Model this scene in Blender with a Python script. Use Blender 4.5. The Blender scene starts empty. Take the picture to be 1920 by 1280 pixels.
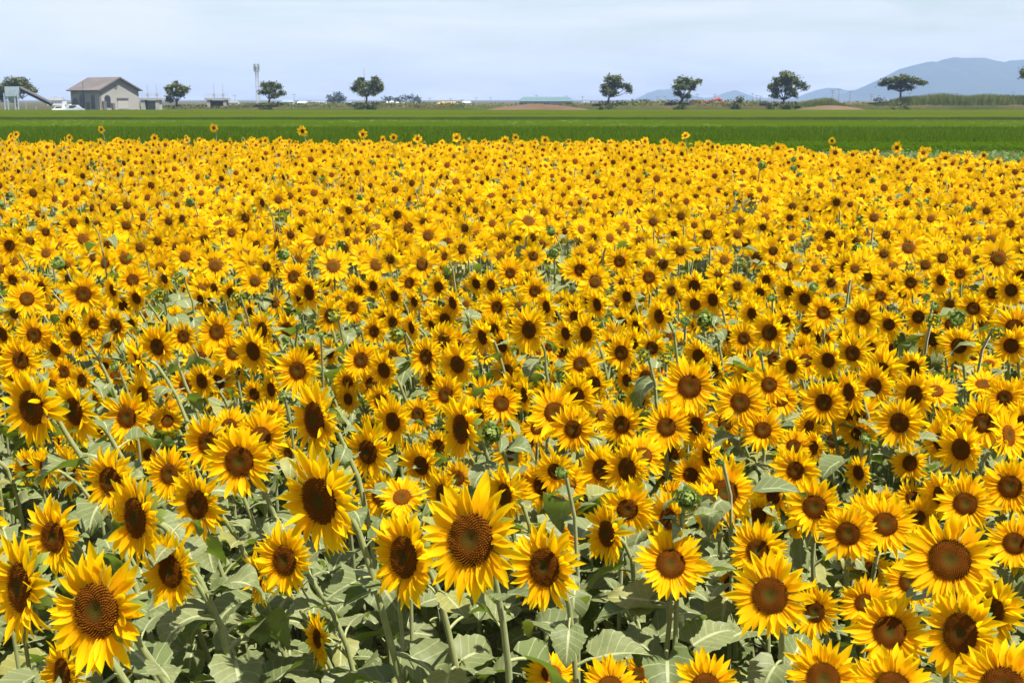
import bpy, math, random
import numpy as np
from mathutils import Vector, Matrix, Quaternion

R = math.radians
rng = np.random.default_rng(7)
random.seed(7)
scene = bpy.context.scene
col = scene.collection

# ------------------------------------------------------------------ camera
F, CX, CY, EYE = 2200.0, 960.0, 640.0, 3.0          # focal length in photo pixels, centre, eye height
PITCH = math.atan((CY - 187.0) / F)
cam_d = bpy.data.cameras.new('camera')
cam_d.sensor_width = 22.3
cam_d.lens = F / 1920 * 22.3
cam_d.clip_start = 0.1
cam_d.clip_end = 60000
cam_d.dof.use_dof = True
cam_d.dof.focus_distance = 4.6
cam_d.dof.aperture_fstop = 8.0
cam = bpy.data.objects.new('camera', cam_d)
cam.location = (0, 0, EYE)
cam.rotation_euler = (math.pi / 2 - PITCH, 0, 0)
col.objects.link(cam)
scene.camera = cam

# ------------------------------------------------------------------ sky and sun
HAZE = 1.75e-4
SUN_EL, SUN_AZ = R(64), R(128)       # azimuth from +Y (away from the camera), positive to the right
w = bpy.data.worlds.new('World')
scene.world = w
w.use_nodes = True
nt = w.node_tree
nt.nodes.clear()
wo = nt.nodes.new('ShaderNodeOutputWorld')
bg = nt.nodes.new('ShaderNodeBackground')
bg.inputs['Strength'].default_value = 0.061
sky = nt.nodes.new('ShaderNodeTexSky')
sky.sky_type = 'NISHITA'
sky.sun_disc = False
sky.sun_elevation = SUN_EL
sky.sun_rotation = SUN_AZ
sky.air_density = 1.2
sky.dust_density = 1.0
sky.ozone_density = 1.5
tc = nt.nodes.new('ShaderNodeTexCoord')
mp = nt.nodes.new('ShaderNodeMapping')
mp.inputs['Scale'].default_value = (2.2, 2.2, 16.0)
mp.inputs['Location'].default_value = (0.35, 0.2, 0.1)
nz = nt.nodes.new('ShaderNodeTexNoise')
nz.inputs['Scale'].default_value = 2.4
nz.inputs['Detail'].default_value = 7
nz.inputs['Roughness'].default_value = 0.62
nz.inputs['Distortion'].default_value = 0.35
rp = nt.nodes.new('ShaderNodeValToRGB')
rp.color_ramp.elements[0].position = 0.34
rp.color_ramp.elements[1].position = 0.62
rp.color_ramp.elements[0].color = (0, 0, 0, 1)
rp.color_ramp.elements[1].color = (0.75, 0.75, 0.75, 1)
mx = nt.nodes.new('ShaderNodeMix')
mx.data_type = 'RGBA'
mx.inputs['B'].default_value = (6.5, 6.5, 6.9, 1)
L = nt.links.new
L(tc.outputs['Generated'], mp.inputs['Vector'])
L(mp.outputs['Vector'], nz.inputs['Vector'])
L(nz.outputs['Fac'], rp.inputs['Fac'])
L(rp.outputs['Color'], mx.inputs['Factor'])
L(sky.outputs['Color'], mx.inputs['A'])
L(mx.outputs['Result'], bg.inputs['Color'])
L(bg.outputs['Background'], wo.inputs['Surface'])
sun_d = bpy.data.lights.new('sun', 'SUN')
sun_d.energy = 5.0
sun_d.angle = R(0.53)
sun_d.color = (1.0, 0.955, 0.87)
sun = bpy.data.objects.new('sun', sun_d)
sd = Vector((math.cos(SUN_EL) * math.sin(SUN_AZ), math.cos(SUN_EL) * math.cos(SUN_AZ), math.sin(SUN_EL)))
sun.rotation_euler = sd.to_track_quat('Z', 'Y').to_euler()
sun.location = (0, 0, 60)
col.objects.link(sun)
vs = scene.view_settings
vs.view_transform = 'Standard'
vs.look = 'None'
vs.exposure = 1.32
vs.gamma = 1.0
vs.use_curve_mapping = False
scene.cycles.use_denoising = True
scene.cycles.max_bounces = 10
scene.cycles.diffuse_bounces = 6
scene.cycles.glossy_bounces = 2
scene.cycles.transmission_bounces = 4
scene.cycles.volume_bounces = 0
scene.cycles.sample_clamp_indirect = 6.0


# ------------------------------------------------------------------ helpers
def ray(x, y):
    u, v = (x - CX) / F, (CY - y) / F
    c, s = math.cos(PITCH), math.sin(PITCH)
    return np.array([u, c + v * s, -s + v * c])     # per unit of depth


def at(x, y, Y):                                     # the point on the pixel's ray at distance Y down the field
    d = ray(x, y)
    return d * (Y / d[1]) + np.array([0, 0, EYE])


def px(Y):                                           # metres per photo pixel at distance Y
    return Y / F / math.cos(PITCH)


def tag(o, label=None, cat=None, group=None, kind=None):
    for k, v in (('label', label), ('category', cat), ('group', group), ('kind', kind)):
        if v:
            o[k] = v
    return o


def link(name, data, parent=None, mat=None, loc=None):
    o = bpy.data.objects.new(name, data)
    col.objects.link(o)
    if parent is not None:
        o.parent = parent
    if loc is not None:
        o.location = loc
    if mat is not None and data is not None and not data.materials:
        for m in (mat if isinstance(mat, (list, tuple)) else [mat]):
            data.materials.append(m)
    return o


def empty(name, loc=(0, 0, 0), rz=0.0):
    o = bpy.data.objects.new(name, None)
    o.empty_display_size = 0.1
    col.objects.link(o)
    o.location = loc
    o.rotation_euler = (0, 0, rz)
    return o


class T:                                             # a piece of triangle geometry
    def __init__(s):
        s.v, s.f, s.u, s.m, s.r, s.n = [], [], [], [], [], 0

    def add(s, v, f, uv=None, m=0, r=0.0):
        v = np.asarray(v, float).reshape(-1, 3)
        f = np.asarray(f, int).reshape(-1, 3)
        s.v.append(v)
        s.f.append(f + s.n)
        s.u.append(np.zeros((len(v), 2)) if uv is None else np.asarray(uv, float))
        s.m.append(np.full(len(f), m, int))
        s.r.append(np.full(len(v), float(r)) if np.isscalar(r) else np.asarray(r, float))
        s.n += len(v)
        return s

    def arr(s):
        return (np.concatenate(s.v), np.concatenate(s.f), np.concatenate(s.u), np.concatenate(s.m), np.concatenate(s.r))

    def put(s, t, M, m=None, r=None):                # add a transformed copy of another piece
        v, f, u, mm, rr = t.arr() if isinstance(t, T) else t
        v = v @ np.asarray(M)[:3, :3].T + np.asarray(M)[:3, 3]
        s.v.append(v)
        s.f.append(f + s.n)
        s.u.append(u)
        s.m.append(mm if m is None else np.full(len(f), m, int))
        s.r.append(rr if r is None else np.full(len(v), float(r)))
        s.n += len(v)
        return s

    def box(s, c, d, m=0, rz=0.0):
        x, y, z = np.asarray(d, float) / 2
        v = np.array([[i * x, j * y, k * z] for i in (-1, 1) for j in (-1, 1) for k in (-1, 1)])
        cs, sn = math.cos(rz), math.sin(rz)
        v = v @ np.array([[cs, sn, 0], [-sn, cs, 0], [0, 0, 1]]) + np.asarray(c, float)
        q = [(0, 1, 3, 2), (4, 6, 7, 5), (0, 4, 5, 1), (2, 3, 7, 6), (0, 2, 6, 4), (1, 5, 7, 3)]
        return s.poly(v, q, m)

    def poly(s, v, faces, m=0):
        f = [(q[0], q[i], q[i + 1]) for q in faces for i in range(1, len(q) - 1)]
        return s.add(v, f, None, m)

    def tube(s, pts, rad, sides=6, m=0, cap=True):
        pts = np.asarray(pts, float)
        n = len(pts)
        rad = np.broadcast_to(np.asarray(rad, float), (n,))
        tg = np.gradient(pts, axis=0)
        tg /= np.linalg.norm(tg, axis=1)[:, None] + 1e-9
        ref = np.array([0.31, 0.95, 0.05]) if abs(tg[:, 2]).mean() > 0.6 else np.array([0.02, 0.05, 1.0])
        a = np.cross(tg, ref)
        a /= np.linalg.norm(a, axis=1)[:, None] + 1e-9
        b = np.cross(tg, a)
        th = np.arange(sides) / sides * 2 * math.pi
        ring = pts[:, None] + rad[:, None, None] * (np.cos(th)[None, :, None] * a[:, None] + np.sin(th)[None, :, None] * b[:, None])
        v = ring.reshape(-1, 3)
        f = []
        for i in range(n - 1):
            for j in range(sides):
                k = (j + 1) % sides
                p, q, r_, t_ = i * sides + j, i * sides + k, (i + 1) * sides + k, (i + 1) * sides + j
                f += [(p, r_, q), (p, t_, r_)]
        if cap:
            for j in range(1, sides - 1):
                f.append(((n - 1) * sides, (n - 1) * sides + j + 1, (n - 1) * sides + j))
                f.append((0, j, j + 1))
        uv = np.stack([np.tile(th / 6.2832, n), np.repeat(np.linspace(0, 1, n), sides)], 1)
        return s.add(v, f, uv, m)

    def mesh(s, name, smooth=True):
        return make_mesh(name, *s.arr(), smooth=smooth)


def make_mesh(name, v, f, u=None, m=None, r=None, smooth=True):
    me = bpy.data.meshes.new(name)
    me.vertices.add(len(v))
    me.vertices.foreach_set('co', np.ascontiguousarray(v, np.float32).ravel())
    nf = len(f)
    me.loops.add(nf * 3)
    me.loops.foreach_set('vertex_index', np.ascontiguousarray(f, np.int32).ravel())
    me.polygons.add(nf)
    me.polygons.foreach_set('loop_start', np.arange(0, nf * 3, 3, dtype=np.int32))
    if m is not None:
        me.polygons.foreach_set('material_index', np.ascontiguousarray(m, np.int32))
    me.polygons.foreach_set('use_smooth', np.full(nf, bool(smooth)))
    if u is not None:
        a = me.attributes.new('uvp', 'FLOAT2', 'POINT')
        a.data.foreach_set('vector', np.ascontiguousarray(u, np.float32).ravel())
    if r is not None:
        a = me.attributes.new('rnd', 'FLOAT', 'POINT')
        a.data.foreach_set('value', np.ascontiguousarray(r, np.float32))
    me.update(calc_edges=True)
    return me


def Mx(q=None, loc=(0, 0, 0), s=1.0):
    M = np.eye(4)
    if q is not None:
        M[:3, :3] = np.array(q.to_matrix() if hasattr(q, 'to_matrix') else q)
    M[:3, :3] *= s
    M[:3, 3] = loc
    return M


def rotx(a): c, s = math.cos(a), math.sin(a); return np.array([[1, 0, 0], [0, c, -s], [0, s, c]])
def roty(a): c, s = math.cos(a), math.sin(a); return np.array([[c, 0, s], [0, 1, 0], [-s, 0, c]])
def rotz(a): c, s = math.cos(a), math.sin(a); return np.array([[c, -s, 0], [s, c, 0], [0, 0, 1]])


# ------------------------------------------------------------------ materials
class NM:                                            # tiny node builder
    def __init__(s, name):
        s.m = bpy.data.materials.new(name)
        s.m.use_nodes = True
        s.t = s.m.node_tree
        s.t.nodes.clear()
        s.o = s.t.nodes.new('ShaderNodeOutputMaterial')

    def n(s, kind, **kw):
        nd = s.t.nodes.new('ShaderNode' + kind)
        for k, v in kw.items():
            if hasattr(nd, k) and not k[0].isupper():
                setattr(nd, k, v)
            else:
                s.set(nd, k.replace('_', ' '), v)
        return nd

    def set(s, nd, k, v):
        i = nd.inputs[int(k[1:])] if k[0] == 'I' and k[1:].isdigit() else nd.inputs[k]
        if isinstance(v, bpy.types.NodeSocket):
            s.t.links.new(v, i)
        else:
            i.default_value = v

    def math(s, op, a, b=0.0, clamp=False):
        nd = s.n('Math', operation=op, use_clamp=clamp)
        s.set(nd, 'I0', a)
        s.set(nd, 'I1', b)
        return nd.outputs[0]

    def mix(s, f, a, b, mode='MIX'):
        nd = s.n('Mix', data_type='RGBA', blend_type=mode)
        s.set(nd, 'Factor', f)
        nd2 = [i for i in nd.inputs if i.type == 'RGBA']
        for i, v in zip(nd2, (a, b)):
            if isinstance(v, bpy.types.NodeSocket):
                s.t.links.new(v, i)
            else:
                i.default_value = (*v[:3], 1)
        return [o for o in nd.outputs if o.type == 'RGBA'][0]

    def noise(s, scale, detail=3, vec=None, rough=0.55):
        nd = s.n('TexNoise', Scale=scale, Detail=detail, Roughness=rough)
        if vec is not None:
            s.set(nd, 'Vector', vec)
        return nd.outputs['Fac']

    def ramp(s, f, stops):
        nd = s.n('ValToRGB')
        e = nd.color_ramp.elements
        while len(e) < len(stops):
            e.new(0.5)
        for el, (p, c) in zip(e, stops):
            el.position = p
            el.color = (*c, 1) if len(c) == 3 else c
        s.set(nd, 'Fac', f)
        return nd.outputs['Color']

    def uv(s):
        a = s.n('Attribute', attribute_name='uvp')
        x = s.n('SeparateXYZ')
        s.set(x, 'Vector', a.outputs['Vector'])
        return x.outputs['X'], x.outputs['Y']

    def rnd(s):
        a = s.n('Attribute', attribute_name='rnd')
        o = s.n('ObjectInfo')
        return s.math('FRACT', s.math('ADD', a.outputs['Fac'], o.outputs['Random']))

    def out(s, sh):
        s.t.links.new(sh, s.o.inputs['Surface'])
        return s.m

    def pbr(s, colr, rough=0.7, **kw):
        b = s.n('BsdfPrincipled')
        s.set(b, 'Base Color', colr if isinstance(colr, bpy.types.NodeSocket) else (*colr[:3], 1))
        s.set(b, 'Roughness', rough)
        for k, v in kw.items():
            s.set(b, k.replace('_', ' '), v)
        return b

    def leafy(s, colr, trans, tw, rough=0.55, spec=0.4, nrm=None):
        b = s.pbr(colr, rough)
        s.set(b, 'Specular IOR Level', spec)
        t = s.n('BsdfTranslucent')
        s.set(t, 'Color', trans if isinstance(trans, bpy.types.NodeSocket) else (*trans, 1))
        if nrm is not None:
            s.set(b, 'Normal', nrm)
        mxs = s.n('MixShader')
        s.set(mxs, 'I0', tw)
        s.t.links.new(b.outputs[0], mxs.inputs[1])
        s.t.links.new(t.outputs[0], mxs.inputs[2])
        return s.out(mxs.outputs[0])


def bump(k, h, strength=0.5, dist=0.02):
    b = k.n('Bump', Strength=strength, Distance=dist)
    k.set(b, 'Height', h)
    return b.outputs['Normal']


def plain(name, c, rough=0.7, var=0.12, scale=3.0, **kw):
    k = NM(name)
    n = k.noise(scale, 4)
    c2 = tuple(x * (1 - 2.2 * var) for x in c)
    c3 = tuple(min(1, x * (1 + var)) for x in c)
    return k.out(k.pbr(k.ramp(n, [(0.3, c2), (0.7, c3)]), rough, **kw).outputs[0])


def petal_mat():
    k = NM('petal_yellow')
    u, v = k.uv()
    r = k.rnd()
    c = k.ramp(v, [(0.0, (0.74, 0.33, 0.002)), (0.25, (0.87, 0.49, 0.003)), (0.65, (0.90, 0.585, 0.003)), (1.0, (0.90, 0.615, 0.005))])
    c = k.mix(k.math('MULTIPLY', r, 0.30), c, (0.84, 0.48, 0.003))
    ln = k.math('ABSOLUTE', k.math('SINE', k.math('MULTIPLY', u, 9.0)))
    c = k.mix(k.math('MULTIPLY', k.math('POWER', k.math('SUBTRACT', 1.0, ln), 2.0), 0.30), c, (0.60, 0.27, 0.002))
    t = k.mix(0.7, c, (0.99, 0.68, 0.003))
    return k.leafy(c, t, 0.60, 0.6, 0.06)


def disc_mat():
    k = NM('disc_brown')
    u, v = k.uv()                                   # v = radius 0..1 , u = height of a floret
    r = k.rnd()
    gc = k.mix(r, (0.080, 0.085, 0.008), (0.11, 0.070, 0.006))
    a = k.ramp(v, [(0.0, (0, 0, 0)), (0.20, (0, 0, 0)), (0.5, (1, 1, 1))])
    c = k.mix(a, gc, k.mix(r, (0.155, 0.040, 0.0015), (0.20, 0.062, 0.002)))
    a2 = k.ramp(v, [(0.55, (0, 0, 0)), (0.95, (1, 1, 1))])
    c = k.mix(a2, c, (0.23, 0.075, 0.003))
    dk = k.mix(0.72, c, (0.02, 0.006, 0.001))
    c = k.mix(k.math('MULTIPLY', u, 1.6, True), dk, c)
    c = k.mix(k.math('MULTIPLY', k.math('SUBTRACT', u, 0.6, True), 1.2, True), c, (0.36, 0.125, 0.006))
    gp = k.n('NewGeometry')
    n = k.noise(330.0, 2, gp.outputs['Position'])
    c = k.mix(k.ramp(n, [(0.45, (0, 0, 0)), (0.7, (0.4, 0.4, 0.4))]), c, (0.045, 0.013, 0.002), 'MIX')
    return k.out(k.pbr(c, 0.9, Specular_IOR_Level=0.06).outputs[0])


def leaf_mat(name, top, top2, trans, tw, spec=0.5, veins=True):
    k = NM(name)
    u, v = k.uv()
    r = k.rnd()
    n = k.noise(9.0, 4)
    c = k.mix(r, top, top2)
    if veins:
        c = k.mix(k.math('MULTIPLY', k.math('GREATER_THAN', r, 0.94), 0.6), c, (0.24, 0.22, 0.04))
    c = k.mix(k.ramp(n, [(0.42, (0, 0, 0)), (0.8, (0.5, 0.5, 0.5))]), c, tuple(x * 0.7 for x in top))
    n6 = k.noise(38.0, 3)
    n7 = k.noise(5.0, 2)
    c = k.mix(k.math('MULTIPLY', k.math('GREATER_THAN', n6, 0.66), k.math('GREATER_THAN', n7, 0.55)), c, (0.19, 0.12, 0.05))
    au = k.math('ABSOLUTE', u)
    rib = k.math('LESS_THAN', au, 0.07)
    lat = k.math('FRACT', k.math('MULTIPLY', k.math('SUBTRACT', v, k.math('MULTIPLY', au, 0.22)), 6.5))
    latm = k.math('MULTIPLY', k.math('LESS_THAN', lat, 0.09), 0.45)
    ve = k.math('MAXIMUM', k.math('MULTIPLY', rib, 0.75), latm)
    if veins:
        c = k.mix(ve, c, (0.36, 0.38, 0.20))
        g = k.n('NewGeometry')
        c = k.mix(k.math('MULTIPLY', g.outputs['Backfacing'], 0.6), c, (0.20, 0.25, 0.08))
    return k.leafy(c, trans, tw, 0.5, spec, bump(k, k.math('ADD', n, k.math('MULTIPLY', ve, 0.3)), 0.25, 0.01))


def stem_mat():
    k = NM('stem_green')
    n = k.noise(40.0, 3)
    c = k.ramp(n, [(0.3, (0.16, 0.185, 0.055)), (0.7, (0.24, 0.255, 0.090))])
    b = k.pbr(c, 0.65)
    k.set(b, 'Sheen Weight', 0.3)
    k.set(b, 'Sheen Roughness', 0.4)
    return k.out(b.outputs[0])


def bract_mat():
    k = NM('bract_green')
    u, v = k.uv()
    c = k.mix(v, (0.10, 0.150, 0.025), (0.21, 0.27, 0.060))
    return k.leafy(c, (0.20, 0.32, 0.04), 0.25, 0.6, 0.3)


M_PETAL = petal_mat()
M_DISC = disc_mat()
M_LEAF = leaf_mat('leaf_green', (0.108, 0.135, 0.048), (0.190, 0.205, 0.090), (0.17, 0.26, 0.018), 0.28, 0.22)
M_STEM = stem_mat()
M_BRACT = bract_mat()
PLANT = [M_PETAL, M_DISC, M_LEAF, M_STEM, M_BRACT]   # slots 0..4

# ------------------------------------------------------------------ the ground, paddies and banks
def pn2(x, y, s, seed, n=7):
    g = np.random.default_rng(seed)
    o = np.zeros_like(x)
    for _ in range(n):
        a = g.uniform(0, 6.28)
        f_ = s * g.uniform(.5, 2.5)
        o += np.sin((x * math.cos(a) + y * math.sin(a)) * f_ + g.uniform(0, 6.28))
    return o / n


def sheet(x0, x1, y0, y1, nx, ny, zf, name, mat, near=None, kind='structure', label=None):
    """height field with its skirt down to the ground; near() bends the front border"""
    u, v = np.meshgrid(np.linspace(0, 1, nx), np.linspace(0, 1, ny))
    xx = x0 + (x1 - x0) * u
    ya = y0 if near is None else near(xx)
    ya = ya + (.35 * pn2(xx, xx * 0, .25, int(y0)) if name == 'paddy' else 0)
    yy = ya + (y1 - ya) * v
    zz = zf(xx, yy)
    zz[0, :] = zz[-1, :] = zz[:, 0] = zz[:, -1] = -0.05
    yy[1] = yy[0] + 0.12
    i = np.arange(nx * ny).reshape(ny, nx)
    a, b, c, d = i[:-1, :-1].ravel(), i[:-1, 1:].ravel(), i[1:, 1:].ravel(), i[1:, :-1].ravel()
    f = np.concatenate([np.stack([a, b, c], 1), np.stack([a, c, d], 1)])
    o = link(name, make_mesh(name, np.stack([xx, yy, zz], -1).reshape(-1, 3), f), None, mat)
    tag(o, label, None, None, kind)
    return o


def field_mat(name, c1, c2, c3=None, sc=(0.9, 0.12), spot=None, rough=0.8):
    k = NM(name)
    g = k.n('NewGeometry')
    mpn = k.n('Mapping')
    mpn.inputs['Scale'].default_value = (sc[1], sc[0], 1)
    k.set(mpn, 'Vector', g.outputs['Position'])
    n1 = k.noise(1.0, 5, mpn.outputs[0], 0.7)
    n2 = k.noise(0.03, 3, g.outputs['Position'])
    n3 = k.noise(3.2, 3, g.outputs['Position'], 0.8)
    c = k.mix(k.ramp(n1, [(0.35, (0, 0, 0)), (0.65, (1, 1, 1))]), c1, c2)
    c = k.mix(k.ramp(n2, [(0.4, (0, 0, 0)), (0.62, (1, 1, 1))]), c, c3 or c2)
    n8 = k.noise(0.11, 4, mpn.outputs[0])
    c = k.mix(k.ramp(n8, [(0.45, (0, 0, 0)), (0.6, (0.45, 0.45, 0.45))]), c, tuple(x * 0.6 for x in c1))
    c = k.mix(k.ramp(n3, [(0.45, (0, 0, 0)), (0.7, (0.8, 0.8, 0.8))]), c, tuple(x * 0.55 for x in c1))
    if spot:
        n4 = k.noise(1.4, 2, g.outputs['Position'])
        n5 = k.noise(0.05, 2, g.outputs['Position'])
        m = k.math('MULTIPLY', k.math('GREATER_THAN', n4, 0.64), k.math('GREATER_THAN', n5, 0.52))
        c = k.mix(k.math('MULTIPLY', m, 0.7), c, spot)
    return k.leafy(c, c2, 0.25, rough, 0.0, bump(k, k.math('ADD', n1, n3), 0.9, 0.25))


M_SOIL = field_mat('soil', (0.075, 0.062, 0.030), (0.11, 0.095, 0.05), (0.09, 0.10, 0.035))
ground = T().add([(-9000, -300, 0), (9000, -300, 0), (9000, 9000, 0), (-9000, 9000, 0)], [(0, 1, 2), (0, 2, 3)])
tag(link('ground', ground.mesh('ground', False), None, M_SOIL), kind='structure')
M_RICE_SHADE = field_mat('rice_shaded', (0.038, 0.080, 0.001), (0.057, 0.105, 0.002), (0.047, 0.092, 0.001))  # nearest plot: shade seen down between the plants is put into this darker green
M_RICE = field_mat('rice', (0.050, 0.090, 0.001), (0.072, 0.114, 0.002), (0.060, 0.100, 0.001), spot=(0.26, 0.33, 0.10))
M_RICE_L = field_mat('rice_light', (0.064, 0.098, 0.001), (0.090, 0.122, 0.003), (0.076, 0.106, 0.002))
M_LEVEE_D = field_mat('levee_weeds', (0.022, 0.048, 0.006), (0.036, 0.062, 0.008), (0.05, 0.055, 0.016))
M_LEVEE = field_mat('levee_grass', (0.050, 0.075, 0.015), (0.085, 0.090, 0.030), (0.13, 0.10, 0.045))
rice = lambda h, sd: (lambda x, y: h + 0.05 * pn2(x, y, 2.0, sd) + 0.06 * pn2(x, y, .12, sd + 1))
sheet(-60, 62, 60, 104, 300, 90, rice(.62, 1), 'paddy', M_RICE_SHADE, near=lambda x: 70 + 0 * x + np.where(x > 8, -2.0, 0))
sheet(-80, 90, 105.5, 146, 260, 60, rice(.60, 2), 'paddy', M_RICE)
sheet(-110, 120, 152.5, 212, 240, 60, rice(.58, 3), 'paddy', M_RICE_L)
sheet(-150, 170, 214.5, 296, 240, 60, rice(.58, 4), 'paddy', M_RICE_L)
sheet(-110, 110, 146.4, 150.4, 160, 6, lambda x, y: .86 + .10 * pn2(x, y, .7, 5), 'levee', M_LEVEE_D)
sheet(-140, 150, 212.2, 214.3, 120, 4, lambda x, y: .42 + .06 * pn2(x, y, .7, 6), 'levee', M_LEVEE)
# bare strip and bean rows past the right corner of the sunflowers
M_RED = field_mat('red_soil', (0.115, 0.060, 0.040), (0.165, 0.095, 0.065), (0.13, 0.08, 0.04))
sheet(6, 60, 63.5, 67.8, 120, 6, lambda x, y: .10 + .04 * pn2(x, y, 1.5, 8), 'path', M_RED)
M_BEAN = leaf_mat('bean_leaf', (0.065, 0.125, 0.030), (0.12, 0.18, 0.065), (0.14, 0.30, 0.02), 0.25, 0.1, veins=False)


def cards(pts, size, g, mat, name, parent=None, up=0.3, aspect=0.6):
    """many leaf-shaped faces round the given points"""
    n = len(pts)
    s = size * g.uniform(.6, 1.4, n)
    nr = g.normal(0, 1, (n, 3))
    nr[:, 2] = np.abs(nr[:, 2]) + up
    nr /= np.linalg.norm(nr, axis=1)[:, None]
    a = np.cross(nr, g.normal(0, 1, (n, 3)))
    a /= np.linalg.norm(a, axis=1)[:, None]
    b = np.cross(nr, a)
    v = np.stack([pts - a * s[:, None], pts + b * (s * aspect)[:, None], pts + a * s[:, None], pts - b * (s * aspect)[:, None]], 1).reshape(-1, 3)
    i = np.arange(n)[:, None] * 4
    f = np.concatenate([i + [0, 1, 2], i + [0, 2, 3]])
    uv = np.tile(np.array([[0, 0], [1, .5], [0, 1], [-1, .5]], float), (n, 1))
    o = link(name, make_mesh(name, v, f, uv, None, np.repeat(g.random(n), 4)), parent, mat)
    return o


gb = np.random.default_rng(11)
M_BLADE = leaf_mat('rice_blade', (0.048, 0.092, 0.001), (0.082, 0.128, 0.003), (0.11, 0.20, 0.003), 0.42, 0.0, veins=False)
nb = 52000
by = 68.2 + 35.6 * gb.random(nb) ** 1.2
bx = gb.uniform(-1, 1, nb) * (by * .46 + 2)
hb_ = gb.uniform(.62, .98, nb)
wd = gb.uniform(.02, .045, nb)
b0 = np.stack([bx, by, np.full(nb, .4)], 1)
t0 = b0 + np.stack([gb.normal(0, .10, nb), gb.normal(0, .10, nb), hb_ - .4], 1)
wv = np.stack([wd, wd * 0, wd * 0], 1)
q = (by < 104) | (by > 105.8)
tag(link('rice_plants', make_mesh('rice_plants', np.stack([b0 - wv, b0 + wv, t0], 1)[q].reshape(-1, 3), np.arange(q.sum() * 3).reshape(-1, 3), np.tile([[0, 0], [0, 0], [0, 1.]], (q.sum(), 1)), None, np.repeat(gb.random(q.sum()), 3)), None, M_BLADE),
    'upright green rice blades over the near paddies behind the sunflowers', 'rice', None, 'stuff')
nb = 16000
bx, by = gb.uniform(5, 46, nb), gb.uniform(43, 63.2, nb)
row = np.sin(by * 6.28 / 0.9)
bz = .12 + .30 * gb.random(nb) ** .5 * (0.7 + .3 * row) + .06 * pn2(bx, by, 1.2, 3)
tag(cards(np.stack([bx, by, bz], 1), .085, gb, M_BEAN, 'bean_plants', None, 1.0, .7), 'low leafy green bean rows past the right corner of the sunflowers', 'bean plants', None, 'stuff')

# far bank with weeds, two heaps of bare earth and a reed belt
M_BANK = field_mat('bank_grass', (0.055, 0.070, 0.018), (0.095, 0.105, 0.030), (0.13, 0.095, 0.045), sc=(0.5, 0.35))
M_WEED = leaf_mat('weed_leaf', (0.060, 0.082, 0.014), (0.125, 0.130, 0.035), (0.10, 0.16, 0.02), 0.2, 0.08, veins=False)
M_DIRT = field_mat('bare_earth', (0.17, 0.105, 0.072), (0.24, 0.15, 0.105), (0.15, 0.12, 0.06), sc=(.4, .3))
BY = 303.0


def bank_h(x):
    return np.interp(x, [-170, -100, -85, -60, -20, -8, 10, 30, 60, 66, 85, 95, 110, 160], [.5, .5, 1.2, 1.7, 1.9, 1.6, 1.6, 2.3, 2.2, 1.9, 2.0, 2.4, 2.6, 2.8])


sheet(-170, 175, BY - 6, BY + 6, 460, 10, lambda x, y: bank_h(x) * np.clip(1.25 - np.abs(y - BY) / 6, 0, 1) * (1 + .16 * pn2(x, y, .6, 12)) + .02, 'bank', M_BANK)
nw = 15000
wx, wy = gb.uniform(-105, 172, nw), BY + gb.uniform(-5.6, 1, nw)
wz = bank_h(wx) * np.clip(1.25 - np.abs(wy - BY) / 6, 0, 1) * gb.uniform(.75, 1.25, nw) + .1 + .35 * np.clip(pn2(wx, wy, .35, 4), 0, 1)
bare = ((wx > -12) & (wx < 22) & (gb.random(nw) < .75)) | ((wx > 72) & (wx < 97) & (gb.random(nw) < .85))
q = ~bare
tag(cards(np.stack([wx, wy, wz], 1)[q], .28, gb, M_WEED, 'weeds', None, .2, .5), 'rough green weeds growing over the far bank', 'weeds', None, 'stuff')


def heap(x0, x1, h, label, seed):
    xa, xb = at(x0, 205, BY - 9)[0], at(x1, 205, BY - 9)[0]
    cx, wd = (xa + xb) / 2, (xb - xa) / 2
    u, v = np.meshgrid(np.linspace(-1, 1, 60), np.linspace(-1, 1, 16))
    z = h * np.clip(1 - np.abs(u) ** 1.7, 0, 1) * np.clip(1 - v ** 2, 0, 1) ** .7 * (1 + .22 * pn2(u * wd, v * 6, .55, seed)) + .02
    i = np.arange(960).reshape(16, 60)
    a, b, c, d = i[:-1, :-1].ravel(), i[:-1, 1:].ravel(), i[1:, 1:].ravel(), i[1:, :-1].ravel()
    f = np.concatenate([np.stack([a, b, c], 1), np.stack([a, c, d], 1)])
    o = link('earth_heap', make_mesh('earth_heap', np.stack([cx + u * wd, BY - 8 + v * 5.5, z], -1).reshape(-1, 3), f), None, M_DIRT)
    tag(o, label, 'earth heap', 'earth heaps before the far bank')


heap(890, 1125, 1.9, 'long low heap of bare earth in front of the far bank, mid picture', 31)
heap(1468, 1645, 1.45, 'shorter reddish heap of bare earth between the two trees on the right', 33)
# reeds on the right
M_REED = leaf_mat('reed_leaf', (0.095, 0.120, 0.020), (0.15, 0.160, 0.045), (0.18, 0.24, 0.03), 0.3, 0.05, veins=False)
nr = 22000
rx = gb.uniform(63, 176, nr)
hmax = np.interp(rx, [63, 68, 80, 84, 90, 95, 100, 110, 175], [.6, 1.8, 3.0, 1.6, 1.7, 2.6, 3.6, 4.0, 4.2]) * (1 + .22 * pn2(rx, rx * 0, .35, 14)) * gb.uniform(.65, 1.1, nr)
ry = BY - 4.5 + gb.uniform(0, 7, nr)
ln = gb.normal(0, .25, (nr, 2))
b0 = np.stack([rx, ry, np.full(nr, .1)], 1)
wv = np.stack([gb.uniform(.06, .16, nr), np.zeros(nr), np.zeros(nr)], 1)
md = b0 + np.stack([ln[:, 0] * .4, ln[:, 1] * .4, hmax * .65], 1)
tp = b0 + np.stack([ln[:, 0] * 1.6, ln[:, 1] * 1.6, hmax], 1)
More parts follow.
